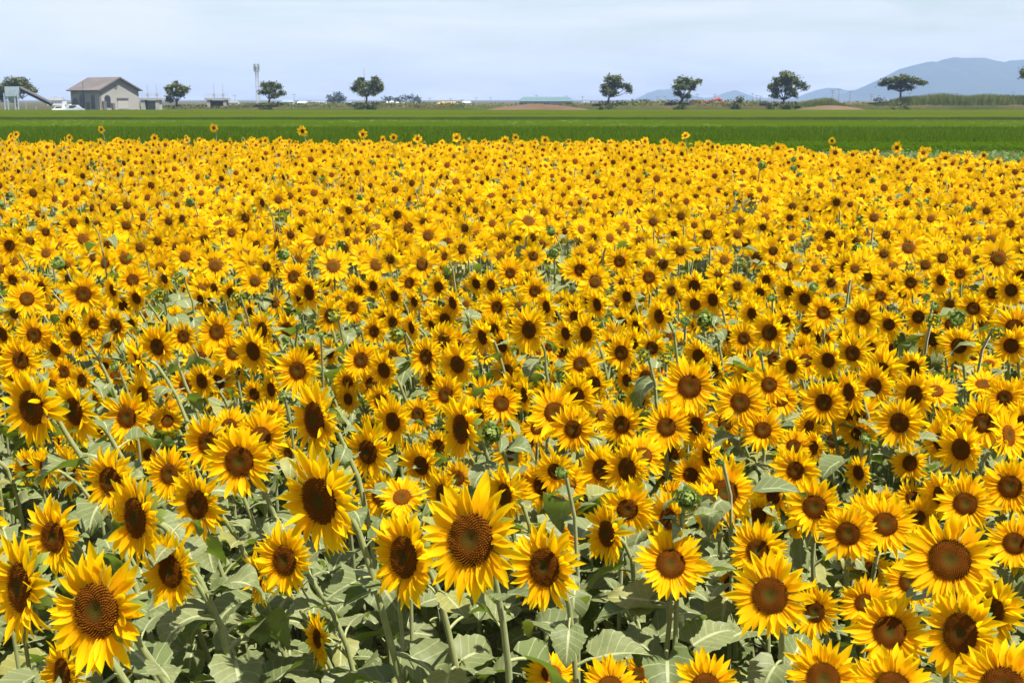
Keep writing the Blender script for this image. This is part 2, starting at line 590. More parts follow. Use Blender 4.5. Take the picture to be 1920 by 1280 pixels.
v = np.stack([b0 - wv, b0 + wv, md + wv, md - wv, tp], 1).reshape(-1, 3)
i = np.arange(nr)[:, None] * 5
f = np.concatenate([i + [0, 1, 2], i + [0, 2, 3], i + [3, 2, 4]])
tag(link('reeds', make_mesh('reeds', v, f, np.tile([[0, .0], [0, .0], [.3, .5], [.3, .5], [.3, 1]], (nr, 1)), None, np.repeat(gb.random(nr), 5)), None, M_REED),
    'tall pale green reed belt along the right of the far bank', 'reeds', None, 'stuff')

# ------------------------------------------------------------------ mountains
def ridge(name, pts, Y, depth, mat, seed):
    """a range whose skyline runs through photo points, with slopes falling to the plain before and behind"""
    xs = np.array([at(p[0], p[1], Y)[0] for p in pts])
    zs = np.array([at(p[0], p[1], Y)[2] for p in pts])
    nx, ny = 220, 30
    xx = np.linspace(xs[0], xs[-1], nx)
    zt = np.maximum(np.interp(xx, xs, zs), -2)
    v = np.linspace(-1, 1, ny)
    X2, V2 = np.meshgrid(xx, v)
    pr = np.clip(1 - np.abs(V2), 0, 1) ** 0.9
    Z2 = zt[None] * pr * (1 + .28 * pn2(X2, V2 * depth, .02, seed) * (1 - pr) * 1.5) + zt[None] * .02 * pn2(X2, V2 * 200, .08, seed + 1) - 2
    i = np.arange(nx * ny).reshape(ny, nx)
    a, b, c, d = i[:-1, :-1].ravel(), i[:-1, 1:].ravel(), i[1:, 1:].ravel(), i[1:, :-1].ravel()
    f = np.concatenate([np.stack([a, b, c], 1), np.stack([a, c, d], 1)])
    o = link(name, make_mesh(name, np.stack([X2, Y + V2 * depth, Z2], -1).reshape(-1, 3), f), None, mat)
    tag(o, kind='structure')


M_MOUNT = field_mat('forest_slope', (0.030, 0.050, 0.022), (0.045, 0.070, 0.030), (0.036, 0.058, 0.025), sc=(.02, .02))
ridge('mountain', [(1560, 190), (1600, 176), (1640, 158), (1665, 142), (1690, 127), (1720, 118), (1742, 113), (1757, 114), (1772, 107), (1787, 104), (1815, 106), (1842, 106), (1868, 112), (1885, 115), (1900, 110), (1920, 108),
                   (1960, 112), (2010, 104), (2080, 118), (2160, 140), (2260, 170), (2330, 190)], 4300, 700, M_MOUNT, 41)
ridge('mountain', [(1400, 192), (1440, 186), (1490, 183), (1515, 176), (1530, 168), (1552, 163), (1570, 164), (1590, 169), (1612, 167), (1640, 162), (1700, 165), (1760, 180), (1800, 190)], 4900, 400, M_MOUNT, 43)
ridge('mountain', [(1180, 192), (1200, 182), (1215, 173), (1235, 167), (1262, 166), (1290, 176), (1320, 183), (1340, 181), (1362, 172), (1378, 168), (1392, 173), (1412, 181), (1450, 184), (1490, 190)], 5200, 400, M_MOUNT, 45)

# ------------------------------------------------------------------ haze over the plain
hz = T().box((0, 3050, 90), (15000, 6500, 186))
hm = NM('haze_air')
pv = hm.n('VolumePrincipled')
pv.inputs['Color'].default_value = (0.46, 0.63, 1.0, 1)
pv.inputs['Density'].default_value = HAZE
hm.t.links.new(pv.outputs[0], hm.o.inputs['Volume'])
ho = link('haze', hz.mesh('haze', False), None, hm.m)
tag(ho, 'thin summer haze over the plain', 'haze', None, 'stuff')

# ------------------------------------------------------------------ trees
M_BARK = plain('bark', (0.075, 0.060, 0.048), 0.9, 0.2, 4.0)
M_TREE = leaf_mat('tree_leaf', (0.055, 0.074, 0.008), (0.105, 0.120, 0.018), (0.05, 0.085, 0.01), 0.15, 0.05, veins=False)
M_TREE2 = leaf_mat('far_tree_leaf', (0.020, 0.032, 0.012), (0.034, 0.048, 0.018), (0.04, 0.07, 0.01), 0.15, 0.05, veins=False)


def tree(name, label, bx_, by_, lobes, Y, size=.27, n=520, mat=None, group='cherry trees along the far bank', trunk=0.30, cat='tree'):
    """lobes: (photo x, y, radius px, vertical squash) - each a clump of leaves at its own depth, joined to the trunk by a limb"""
    g = np.random.default_rng(int(bx_ * 3 + Y))
    b = at(bx_, by_, Y)
    b[2] = max(0.0, b[2])
    root = empty(name, b)
    tag(root, label, cat, group)
    m = px(Y)
    t = T()
    P_ = []
    cx = np.mean([l[0] for l in lobes])
    cyb = max(l[1] for l in lobes)
    top = at(bx_ + (cx - bx_) * .25, min(cyb, by_ - 10) + 4, Y) - b
    if trunk:
        t.tube([(0, 0, -.3), top * .35 + g.normal(0, .06, 3), top * .7 + g.normal(0, .08, 3), top], [trunk * 1.25, trunk * .95, trunk * .8, trunk * .7], 8)
    for lx, ly, lr, sq in lobes:
        dy = g.uniform(-1, 1) * lr * m * .9
        c = at(lx, ly, Y + dy) - b
        r = lr * m
        if trunk:
            mid = top * .5 + c * .5 + np.array([0, 0, -.10 * np.linalg.norm(c - top)]) + g.normal(0, .12, 3)
            t.tube([top * .85, mid, c], [trunk * .5, trunk * .32, trunk * .10], 6)
            for _ in range(3):
                e = c + g.normal(0, .55, 3) * r * np.array([1, 1, sq])
                t.tube([mid * .4 + c * .6, e], [trunk * .16, trunk * .05], 4)
        k_ = int(n * (lr / 12) ** 1.6)
        # leaves in small tufts so that gaps stay between them
        nt_ = max(6, k_ // 9)
        q_ = g.normal(0, 1, (nt_, 3))
        q_ /= np.linalg.norm(q_, axis=1)[:, None]
        q_ *= (g.random(nt_) ** .45)[:, None] * r * np.array([1, 1, sq])
        tf = np.repeat(q_, 9, axis=0) + g.normal(0, .30, (nt_ * 9, 3)) * np.array([1, 1, .7]) * (size / .26)
        P_.append(c + tf)
    if trunk:
        link('trunk', t.mesh('trunk'), root, M_BARK)
    cards(np.concatenate(P_), size, g, mat or M_TREE, 'crown', root, .5, .6)
    return root


TY = 300
tree('cherry_tree', 'spreading dark tree beside the conveyor at the left edge', 30, 198, [(8, 168, 14, .8), (22, 156, 16, .8), (38, 155, 15, .7), (50, 166, 14, .7), (30, 172, 18, .8), (60, 172, 9, .6), (2, 180, 12, .9)], TY + 6)
tree('cherry_tree', 'small tree with several upright tufts right of the beige pump house', 332, 197, [(316, 166, 8, .8), (330, 160, 8, 1), (337, 168, 10, .9), (347, 168, 9, .6), (322, 176, 9, .9), (318, 186, 8, .8), (338, 176, 8, .7)], TY + 2)
tree('cherry_tree', 'tree with flat drooping side branches next to the mast', 503, 200, [(497, 160, 9, .6), (510, 158, 8, .6), (522, 163, 8, .5), (528, 175, 7, .5), (493, 172, 9, .5), (507, 170, 11, .7), (514, 180, 8, .5)], TY)
tree('cherry_tree', 'broad tree with a split round crown in front of the slim pole', 686, 204, [(674, 158, 11, .8), (690, 162, 11, .9), (705, 157, 11, .8), (711, 166, 9, .8), (668, 168, 9, .7), (684, 172, 12, .7), (700, 174, 10, .7), (676, 150, 7, .6), (704, 149, 7, .6)], TY)
tree('cherry_tree', 'airy round tree leaning right beyond the long earth heap', 1139, 208, [(1143, 150, 10, .8), (1155, 150, 11, .7), (1134, 163, 9, .8), (1148, 162, 11, .8), (1163, 160, 10, .6), (1177, 163, 9, .5), (1136, 174, 8, .6), (1152, 174, 8, .6), (1180, 169, 6, .5)], TY)
tree('cherry_tree', 'tree with an open leaning crown left of the red excavator', 1277, 207, [(1276, 152, 10, .8), (1290, 152, 9, .7), (1303, 156, 8, .6), (1267, 165, 8, .8), (1283, 164, 11, .8), (1297, 164, 8, .6), (1270, 176, 8, .6), (1289, 180, 7, .6), (1309, 153, 5, .5)], TY)
tree('cherry_tree', 'tallest full crowned tree left of the reddish earth heap', 1468, 203, [(1476, 143, 13, .8), (1460, 152, 12, .8), (1490, 150, 12, .7), (1474, 158, 15, .8), (1448, 163, 9, .7), (1502, 160, 9, .6), (1455, 172, 10, .6), (1482, 172, 12, .6), (1509, 166, 5, .8), (1452, 181, 7, .4), (1490, 178, 6, .5)], TY)
tree('cherry_tree', 'umbrella shaped tree with a wide flat crown before the mountain', 1689, 205, [(1664, 153, 11, .5), (1680, 150, 11, .6), (1697, 148, 12, .6), (1714, 152, 11, .5), (1729, 156, 8, .4), (1655, 158, 7, .4), (1690, 160, 12, .5), (1705, 163, 9, .5), (1672, 163, 9, .5)], TY)
tree('cherry_tree', 'tree cut off by the right edge, only a twig tip in view', 1960, 205, [(1919, 142, 7, 1.1), (1924, 134, 9, .8), (1945, 150, 16, .8), (1965, 142, 16, .8), (1985, 155, 16, .7)], TY)
for (bx_, by_, lob, lab) in (
        (1381, 212, [(1378, 200, 8, 1.2), (1385, 190, 7, 1), (1390, 184, 4, .8), (1376, 208, 7, .9)], 'dark leaning bush between the excavator and the tallest tree'),
        (1136, 211, [(1130, 202, 8, 1), (1142, 203, 9, .9), (1136, 208, 8, .8)], 'dark bush at the foot of the airy round tree'),
        (1276, 209, [(1270, 203, 7, 1), (1282, 201, 7, 1.1), (1276, 207, 8, .8)], 'dark bush at the foot of the open leaning tree'),
        (1684, 209, [(1672, 203, 8, .9), (1686, 201, 8, 1), (1697, 204, 8, .9)], 'dark bush at the foot of the umbrella shaped tree'),
        (686, 206, [(674, 201, 9, .7), (688, 201, 9, .7), (700, 202, 8, .7)], 'dark bush at the foot of the split round tree'),
        (503, 201, [(496, 198, 6, .7), (508, 198, 6, .7)], 'low bush at the foot of the flat branched tree'),
        (1460, 209, [(1445, 203, 8, .9), (1462, 203, 8, .9), (1476, 201, 8, .8), (1495, 200, 8, .8)], 'dark bushes at the foot of the tallest tree')):
    tree('bush', lab, bx_, by_, lob, TY - 2.5, .24, 420, None, 'bushes on the far bank', 0.10, 'bush')
for (bx_, by_, lob, lab, Y) in (
        (629, 194, [(620, 186, 9, .8), (631, 181, 11, .8), (640, 185, 9, .8), (630, 188, 12, .6)], 'dome shaped dark tree standing alone on the plain', 620),
        (728, 193, [(724, 187, 6, .9), (732, 186, 6, .9)], 'leftmost of the dark far trees right of the split round tree', 640),
        (750, 193, [(746, 186, 7, .8), (754, 185, 7, .9)], 'middle one of the dark far trees right of the split round tree', 640),
        (772, 193, [(768, 183, 7, .9), (778, 186, 7, .9), (786, 187, 4, 1.2)], 'tallest of the dark far trees right of the split round tree', 640),
        (1723, 192, [(1722, 187, 6, 1)], 'small dark far tree right of the umbrella shaped tree', 640),
        (1768, 192, [(1760, 187, 8, .8), (1774, 184, 7, .8)], 'pair of rounded dark far trees above the reeds', 640),
        (1646, 192, [(1640, 188, 5, .8), (1651, 186, 5, .9)], 'small dark far tree left of the umbrella shaped tree', 640),
        (1208, 193, [(1204, 190, 5, .9), (1213, 190, 5, .9)], 'small dark far tree below the hill right of the airy tree', 640)):
    tree('distant_tree', lab, bx_, by_, lob, Y, .5, 260, M_TREE2, 'dark trees far out on the plain', .25)

# ------------------------------------------------------------------ buildings
M_WALL = plain('beige_wall', (0.24, 0.232, 0.217), 0.85, 0.06, 1.2)
M_ROOF = plain('brown_roof', (0.105, 0.090, 0.083), 0.85, 0.12, 2.0)
M_TRIM = plain('dark_trim', (0.10, 0.09, 0.085), 0.6, 0.1)
M_CONC = plain('concrete', (0.30, 0.29, 0.27), 0.9, 0.15, 1.0)
M_WHITE = plain('white_paint', (0.55, 0.56, 0.55), 0.5, 0.05)
M_STEEL = plain('galvanised_steel', (0.33, 0.36, 0.38), 0.45, 0.1, 2.0, Metallic=0.4)
M_BLUEGREY = plain('blue_grey_paint', (0.26, 0.33, 0.37), 0.6, 0.1)
M_BLACK = plain('black_rubber', (0.025, 0.025, 0.026), 0.7, 0.1)
M_RED_P = plain('red_paint', (0.27, 0.018, 0.012), 0.4, 0.1)
M_YEL_P = plain('orange_sheet', (0.42, 0.26, 0.08), 0.6, 0.08)
M_TEAL = plain('teal_roof', (0.07, 0.13, 0.14), 0.6, 0.1, .5)
k = NM('window_glass')
M_GLASS = k.out(k.pbr((0.02, 0.024, 0.028), 0.12, Specular_IOR_Level=0.6).outputs[0])


def part(parent, name, fn, mat, smooth=False):
    t = T()
    fn(t)
    return link(name, t.mesh(name, smooth), parent, mat)


# pump house with a gable roof
HY = 290.0
hc = at(188, 200, HY)
RZ = R(-38)                                           # long wall turned to the left, gable to the right
LW, GW, EH, RH = 12.4, 11.0, 5.3, 8.1
house = empty('pump_house', (hc[0], hc[1], 0), RZ)
tag(house, 'beige pump house with brown gable roof and dark tall windows', 'house')
# local frame: corner nearest the camera at the origin, long wall runs to -x on y = 0, gable wall runs to +y on x = 0
part(house, 'wall', lambda t: t.poly([(-LW, 0, 0), (0, 0, 0), (0, GW, 0), (-LW, GW, 0), (-LW, 0, EH), (0, 0, EH), (0, GW, EH), (-LW, GW, EH), (0, GW / 2, RH), (-LW, GW / 2, RH)],
     [(0, 1, 5, 4), (1, 2, 6, 8, 5), (2, 3, 7, 6), (3, 0, 4, 9, 7)]), M_WALL)
sl = (RH - EH) / (GW / 2)
ov = 0.75


def roof_fn(t):
    for s in (0, 1):
        y0, y1 = (-ov, GW / 2) if s == 0 else (GW + ov, GW / 2)
        z0, z1 = EH - ov * sl + .12, RH + .12
        t.poly([(-LW - .7, y0, z0), (.7, y0, z0), (.7, y1, z1), (-LW - .7, y1, z1), (-LW - .7, y0, z0 + .22), (.7, y0, z0 + .22), (.7, y1, z1 + .22), (-LW - .7, y1, z1 + .22)],
               [(0, 1, 2, 3), (4, 7, 6, 5), (0, 4, 5, 1), (1, 5, 6, 2), (3, 2, 6, 7), (0, 3, 7, 4)])


roof = part(house, 'roof', roof_fn, M_ROOF)
part(house, 'fascia', lambda t: [t.poly([(.72, a, b - .2), (.80, a, b - .2), (.80, c, d - .2), (.72, c, d - .2), (.72, a, b + .16), (.80, a, b + .16), (.80, c, d + .16), (.72, c, d + .16)],
     [(0, 1, 2, 3), (4, 7, 6, 5), (0, 4, 5, 1), (1, 5, 6, 2), (2, 6, 7, 3), (3, 7, 4, 0)]) for a, b, c, d in ((-ov, EH - ov * sl + .2, GW / 2, RH + .2), (GW + ov, EH - ov * sl + .2, GW / 2, RH + .2))], M_TRIM)
part(house, 'plinth', lambda t: (t.box((-LW / 2, -.06, .4), (LW + .1, .12, .8)), t.box((.06, GW / 2, .4), (.12, GW + .1, .8))), M_CONC)


def arch(cx, w_, z0, z1, wall):
    def fn(t, d=0.10, grow=0.0):
        pts = [(cx - w_ / 2 - grow, z0 - grow), (cx + w_ / 2 + grow, z0 - grow)] + [(cx + (w_ / 2 + grow) * math.cos(a), z1 - w_ / 2 + (w_ / 2 + grow) * math.sin(a)) for a in np.linspace(0, math.pi, 9)]
        P3 = [((p, -d, z) if wall == 0 else (d, p, z)) for p, z in pts] + [((p, .02, z) if wall == 0 else (-.02, p, z)) for p, z in pts]
        n_ = len(pts)
        t.poly(P3, [tuple(range(n_))] + [(i_, (i_ + 1) % n_, n_ + (i_ + 1) % n_, n_ + i_) for i_ in range(n_)])
    return fn


for cx_, w_, z0, z1, wl in ((-10.6, 2.0, 1.0, 3.3, 0), (-7.6, 1.9, .9, 4.1, 0), (-2.9, 1.3, .9, 4.1, 0), (2.1, 1.5, 1.2, 4.0, 1)):
    fr = part(house, 'window', lambda t: arch(cx_, w_, z0, z1, wl)(t, .07, .12), M_TRIM)
    part(fr, 'pane', lambda t: arch(cx_, w_, z0, z1, wl)(t, .10, 0), M_GLASS)
dr = part(house, 'door', lambda t: t.box((-5.1, -.05, 1.2), (1.2, .14, 2.4)), M_TRIM)
part(dr, 'door_handle', lambda t: t.box((-4.7, -.15, 1.15), (.08, .08, .2)), M_STEEL)
sh = part(house, 'shutter', lambda t: t.box((.05, 6.3, 1.6), (.14, 2.9, 3.0)), plain('pale_shutter', (0.28, 0.27, 0.25), 0.6, 0.04))
part(sh, 'shutter_box', lambda t: t.box((.14, 6.3, 3.25), (.3, 3.2, .35)), M_TRIM)
part(house, 'vent', lambda t: t.poly([(.07, GW / 2 - .9 + .5 * math.cos(a), 6.0 + .5 * math.sin(a)) for a in np.linspace(0, 6.0, 12)], [tuple(range(12))]), M_TRIM)
part(house, 'downpipe', lambda t: (t.tube([(.1, .25, 0), (.1, .25, EH)], .08, 6), t.tube([(-6.6, -.12, 0), (-6.6, -.12, EH + 1.9)], .09, 6)), M_TRIM)
part(house, 'meter_box', lambda t: (t.box((.3, 1.0, 1.5), (.5, .9, 2.3)), t.box((.3, 3.4, 1.2), (.5, .7, 1.9))), M_TRIM)


def railing(t, x0, x1, z, y, h=1.0, n=8, r=.035):
    for xx in np.linspace(x0, x1, n):
        t.tube([(xx, y, z), (xx, y, z + h)], r, 4)
    for hh in (.5, 1.0):
        t.tube([(x0, y, z + h * hh), (x1, y, z + h * hh)], r, 4)


def sluice(x0, x1, ytop, ybot, ypole, poles, Y, label, deck):
    a, b = at(x0, ybot, Y), at(x1, ybot, Y)
    W_ = b[0] - a[0]
    zt = at(x0, ytop, Y)[2]
    o = empty('sluice_gate', ((a[0] + b[0]) / 2, Y, 0))
    tag(o, label, 'sluice', 'sluice gates by the canal')
    part(o, 'deck', lambda t: t.box((0, 1.2, zt - .25), (W_, 2.6, .5)), M_CONC)
    for sx in (-1, 1):
        part(o, 'pier', lambda t: t.box((sx * (W_ / 2 - .9), 1.2, (zt - .5) / 2), (1.0 if deck else .8, 2.2, zt - .5)), M_CONC)
    part(o, 'gate_panel', lambda t: t.box((0, 1.9, (zt - .6) / 2), (W_ - 2.8, .15, zt - .6)), M_CONC if deck else M_TRIM)
    part(o, 'railing', lambda t: railing(t, -W_ / 2 + .1, W_ / 2 - .1, zt, .05), M_STEEL)
    for pxl in poles:
        p = at(pxl, ypole, Y)
        part(o, 'spindle', lambda t: (t.tube([(p[0] - (a[0] + b[0]) / 2, 1.2, zt), (p[0] - (a[0] + b[0]) / 2, 1.2, p[2])], [.07, .05], 6), t.box((p[0] - (a[0] + b[0]) / 2, 1.2, zt + .7), (.5, .5, .8))), M_STEEL)


sluice(261, 302, 184, 200, 158, (273, 290), 292, 'low concrete sluice with two thin rods beside the pump house', True)
sluice(384, 428, 184, 195, 156, (398, 415), 300, 'raised sluice deck with railing and two thin rods standing alone', False)

# conveyor by the left tree
cv0, cv1 = at(36, 166, 286), at(96, 197, 286)
hp_ = empty('conveyor', (at(28, 198, 286)[0], 286, 0))
tag(hp_, 'blue grey hopper with a dark sloping conveyor at the left edge', 'conveyor')
o0 = np.array([at(28, 198, 286)[0], 286, 0])
W2 = at(37, 170, 286)[0] - at(12, 170, 286)[0]
part(hp_, 'hopper', lambda t: (t.box((-.4, 0, 4.9), (2.6, 2.2, 2.3)), t.poly([(-1.7, -1.1, 3.75), (.9, -1.1, 3.75), (.9, 1.1, 3.75), (-1.7, 1.1, 3.75), (-.8, -.4, 2.2), (0, -.4, 2.2), (0, .4, 2.2), (-.8, .4, 2.2)], [(0, 1, 5, 4), (1, 2, 6, 5), (2, 3, 7, 6), (3, 0, 4, 7)])), M_BLUEGREY)
for sx in (-2.0, -1.2, .5, 1.2):
    part(hp_, 'leg', lambda t: t.box((sx, -.9, 2.3), (.24, .24, 4.6)), M_BLUEGREY)
part(hp_, 'belt', lambda t: t.tube([cv0 - o0 + [0, .6, 0], cv1 - o0 + [0, .6, .2]], .55, 4), M_BLACK)
part(hp_, 'side_rail', lambda t: t.tube([cv0 - o0 + [0, 0, .5], cv1 - o0 + [0, 0, .7]], .07, 5), M_TRIM)
part(hp_, 'trestle', lambda t: [t.tube([(xx, .6, 0), (xx, .6, zz)], .09, 5) for xx, zz in ((2.4, 2.6), (4.8, 1.5))], M_STEEL)


# parked cars in front of the pump house
def car(x, y, Y, L_, H_, paint, label, van=False):
    p = at(x, y, Y)
    o = empty('parked_car', (p[0], Y, 0.0), R(8))
    tag(o, label, 'car', 'cars parked by the pump house')
    hw = .85
    prof = ([(-L_ / 2, .35), (-L_ / 2, .9), (-L_ / 2 + .15, H_ - .1), (-L_ / 2 + .5, H_), (L_ / 2 - 1.5, H_), (L_ / 2 - .75, 1.0), (L_ / 2 - .1, .85), (L_ / 2, .35)] if van else
            [(-L_ / 2, .35), (-L_ / 2, .85), (-L_ / 2 + .35, .95), (-L_ / 2 + .9, H_), (L_ / 2 - 1.9, H_), (L_ / 2 - 1.15, .98), (L_ / 2 - .1, .82), (L_ / 2, .35)])

    def body(t):
        n_ = len(prof)
        v_ = [(a, -hw * (.86 if b > 1 else 1), b) for a, b in prof] + [(a, hw * (.86 if b > 1 else 1), b) for a, b in prof]
        t.poly(v_, [tuple(range(n_)), tuple(range(2 * n_ - 1, n_ - 1, -1))] + [(i_, n_ + i_, n_ + (i_ + 1) % n_, (i_ + 1) % n_) for i_ in range(n_)])
    part(o, 'body', body, paint)
    part(o, 'side_window', lambda t: t.poly([(-L_ / 2 + .75, -hw * .95, 1.0), (L_ / 2 - 1.4, -hw * .95, 1.0), (L_ / 2 - 1.85, -hw * .89, H_ - .1), (-L_ / 2 + .95, -hw * .89, H_ - .1)], [(0, 1, 2, 3)]), M_GLASS)
    for sx in (-L_ / 2 + .75, L_ / 2 - .8):
        for sy in (-1, 1):
            wh = part(o, 'wheel', lambda t: t.tube([(sx, sy * hw - .1 * sy, .32), (sx, sy * hw + .05 * sy, .32)], .32, 12), M_BLACK)


car(116, 199, 283, 4.3, 1.5, M_WHITE, 'white car parked left of the pump house, nearest the conveyor')
car(141, 199, 281, 4.2, 1.75, plain('silver_paint', (0.5, 0.53, 0.55), 0.3, 0.05, Metallic=0.5), 'silver van parked against the left corner of the pump house', True)
car(130, 197, 287, 3.5, 1.9, plain('pale_blue_paint', (0.45, 0.53, 0.56), 0.4, 0.05), 'pale tall van behind the white car', True)

# mast next to the flat branched tree
mb = at(484, 198, 306)
mast = empty('mast', (mb[0], mb[1], 0))
tag(mast, 'tall grey lattice mast with a drum of antennas on top', 'mast')
mt_ = at(484, 120, 306)[2]
part(mast, 'lattice', lambda t: [t.tube([(sx * .38, sy * .38, 0), (sx * .30, sy * .30, mt_ - .2)], .055, 5) for sx in (-1, 1) for sy in (-1, 1)] +
     [t.tube([(-.37, s_ * .37, z_), (.37, s_ * .37, z_ + .7)], .03, 4) for s_ in (-1, 1) for z_ in np.arange(.2, mt_ - 1, .72)] +
     [t.tube([(.37, s_ * .37, z_), (-.37, s_ * .37, z_ + .7)], .03, 4) for s_ in (-1, 1) for z_ in np.arange(.2, mt_ - 1, .72)], M_STEEL)
part(mast, 'platform', lambda t: [t.tube([(0, 0, z_), (0, 0, z_ + .08)], .72, 10) for z_ in (mt_ - 1.9, mt_ - .75)], M_STEEL)
for a in range(6):
    part(mast, 'antenna', lambda t: t.box((.66 * math.cos(a * 1.047), .66 * math.sin(a * 1.047), mt_ - .95), (.2, .2, 1.9), 0, a * 1.047), M_STEEL)


def pole(x, y0, y1, Y, label, arms=1, r=.13, group='utility poles on the plain'):
    p = at(x, y0, Y)
    h_ = at(x, y1, Y)[2]
    o = empty('utility_pole', (p[0], Y, 0))
    tag(o, label, 'pole', group)
    part(o, 'shaft', lambda t: t.tube([(0, 0, -.2), (0, 0, h_)], [r * 1.2, r * .8], 6), M_CONC)
    for i_ in range(arms):
        part(o, 'crossarm', lambda t: t.box((0, 0, h_ - .4 - i_ * .9), (2.0 - .3 * i_, .14, .14)), M_TRIM)


pole(684, 200, 128, 330, 'slim pole rising out of the split round tree', 0, .10)
for i_, (x_, y_, Y_) in enumerate(((1560, 168, 480), (1572, 166, 480), (1593, 170, 480), (1633, 176, 560), (1738, 176, 560), (1705, 174, 560), (1793, 174, 560), (1898, 172, 560), (1418, 178, 520), (1426, 179, 520),
                                   (1307, 176, 560), (1092, 180, 640), (1233, 181, 640), (1247, 180, 640), (806, 183, 640), (866, 186, 640), (893, 182, 640), (920, 182, 640), (845, 184, 640), (441, 178, 560), (552, 176, 560), (1006, 178, 640), (1062, 179, 640), (1856, 174, 560), (1340, 176, 560), (1410, 175, 560))):
    pole(x_, 195, y_, Y_, ['thin far pole, number %s from the left along the skyline'][0] % ['one', 'two', 'three'][0] if False else 'POLE', 1 if i_ % 3 else 2, .16)
pl = sorted([o for o in col.objects if o.get('label') == 'POLE'], key=lambda o: o.location.x / o.location.y)
WORDS = 'first second third fourth fifth sixth seventh eighth ninth tenth eleventh twelfth thirteenth fourteenth fifteenth sixteenth seventeenth eighteenth nineteenth twentieth twenty-first twenty-second twenty-third twenty-fourth twenty-fifth twenty-sixth'.split()
for o, w_ in zip(pl, WORDS):
    o['label'] = f'thin grey utility pole, {w_} from the left along the far skyline'


def shed(x0, x1, ytop, ybot, Y, wall, roofm, label, hip=0.15, name='distant_house', group='houses far out on the plain'):
    a, b = at(x0, ybot, Y), at(x1, ybot, Y)
    h_ = at(x0, ytop, Y)[2]
    W_ = b[0] - a[0]
    D_ = max(6, W_ * .45)
    eh = h_ * .55
    o = empty(name, ((a[0] + b[0]) / 2, Y, 0))
    tag(o, label, 'house' if name == 'distant_house' else 'warehouse', group)
    part(o, 'wall', lambda t: t.box((0, 0, eh / 2), (W_ * .96, D_, eh)), wall)
    i_ = W_ * hip
    part(o, 'roof', lambda t: t.poly([(-W_ / 2, -D_ / 2 - .5, eh + .02), (W_ / 2, -D_ / 2 - .5, eh + .02), (W_ / 2, D_ / 2 + .5, eh + .02), (-W_ / 2, D_ / 2 + .5, eh + .02), (-W_ / 2 + i_, 0, h_), (W_ / 2 - i_, 0, h_)],
         [(0, 1, 5, 4), (1, 2, 5), (2, 3, 4, 5), (3, 0, 4), (0, 3, 2, 1)]), roofm)
    for j in range(max(1, int(W_ / 6))):
        part(o, 'window', lambda t: t.box((-W_ * .4 + j * W_ * .8 / max(1, int(W_ / 6) - 1 or 1), -D_ / 2 - .05, eh * .5), (W_ / 12, .2, eh * .35)), M_GLASS)


shed(972, 1075, 182, 196, 520, M_WALL, M_TEAL, 'long warehouse with a teal hipped roof behind the earth heap', .08, 'warehouse', 'sheds out on the plain')
shed(820, 858, 191, 198, 520, M_YEL_P, M_YEL_P, 'low orange yellow shed on the plain, mid picture', .02, 'warehouse', 'sheds out on the plain')
M_TILE = plain('grey_tiles', (0.16, 0.17, 0.19), 0.6, .1)
M_TILE2 = plain('blue_tiles', (0.17, 0.21, 0.27), 0.6, .1)
for i_, (x0, x1, yt, rm, lab) in enumerate((
        (92, 122, 181, M_TILE, 'pale far house just left of the pump house'), (430, 448, 189, M_TILE, 'small white far house right of the raised sluice deck'), (528, 552, 187, M_TILE2, 'blue roofed far house right of the mast'),
        (558, 578, 190, M_WHITE, 'flat white far building right of the blue roofed house'), (582, 612, 189, M_TILE, 'white far house left of the dome shaped tree'), (648, 662, 190, M_TILE, 'small far house between the dome tree and the split tree'),
        (722, 748, 190, M_WHITE, 'low white far building below the dark far trees'), (752, 790, 191, M_TILE, 'grey roofed far house below the tallest dark far tree'), (866, 884, 190, M_WHITE, 'small white far building right of the orange shed'),
        (1090, 1112, 190, M_TILE, 'far house right of the teal roofed warehouse'), (1195, 1222, 190, M_TILE2, 'far house below the hill right of the airy tree'), (1318, 1345, 188, M_TILE, 'far house behind the red excavator'),
        (1660, 1690, 187, M_TILE2, 'far house left of the umbrella tree trunk'), (1694, 1724, 189, M_TILE, 'far house right of the umbrella tree trunk'), (1552, 1580, 190, M_TILE, 'far house beyond the reddish earth heap'))):
    shed(x0, x1, yt, 196, 640 + 9 * i_, M_WHITE, rm, lab)

# red excavator behind the bank
ex = at(1340, 200, 322)
eo = empty('excavator', (ex[0], 322, 0))
tag(eo, 'red excavator with a folded boom behind the far bank', 'excavator')
m3 = px(322)
L3 = lambda x, y: (at(x, y, 322)[0] - ex[0], 0, at(x, y, 322)[2])
part(eo, 'boom', lambda t: (t.tube([L3(1302, 194), L3(1325, 193), L3(1345, 187)], [.35, .5, .42], 4), t.tube([L3(1345, 187), L3(1350, 186)], .5, 4)), M_RED_P)
part(eo, 'arm', lambda t: t.tube([L3(1348, 186), L3(1360, 195)], [.42, .28], 4), M_RED_P)
part(eo, 'cab', lambda t: t.box((L3(1306, 196)[0], .8, 1.9), (2.6, 2.2, 2.0)), M_RED_P)
for sy in (-1, 1):
    part(eo, 'track', lambda t: t.box((L3(1308, 196)[0], .8 + sy, .45), (3.6, .5, .8)), M_BLACK)
part(eo, 'bucket', lambda t: t.box(np.array(L3(1360, 197)), (.9, .9, .8)), M_BLACK)

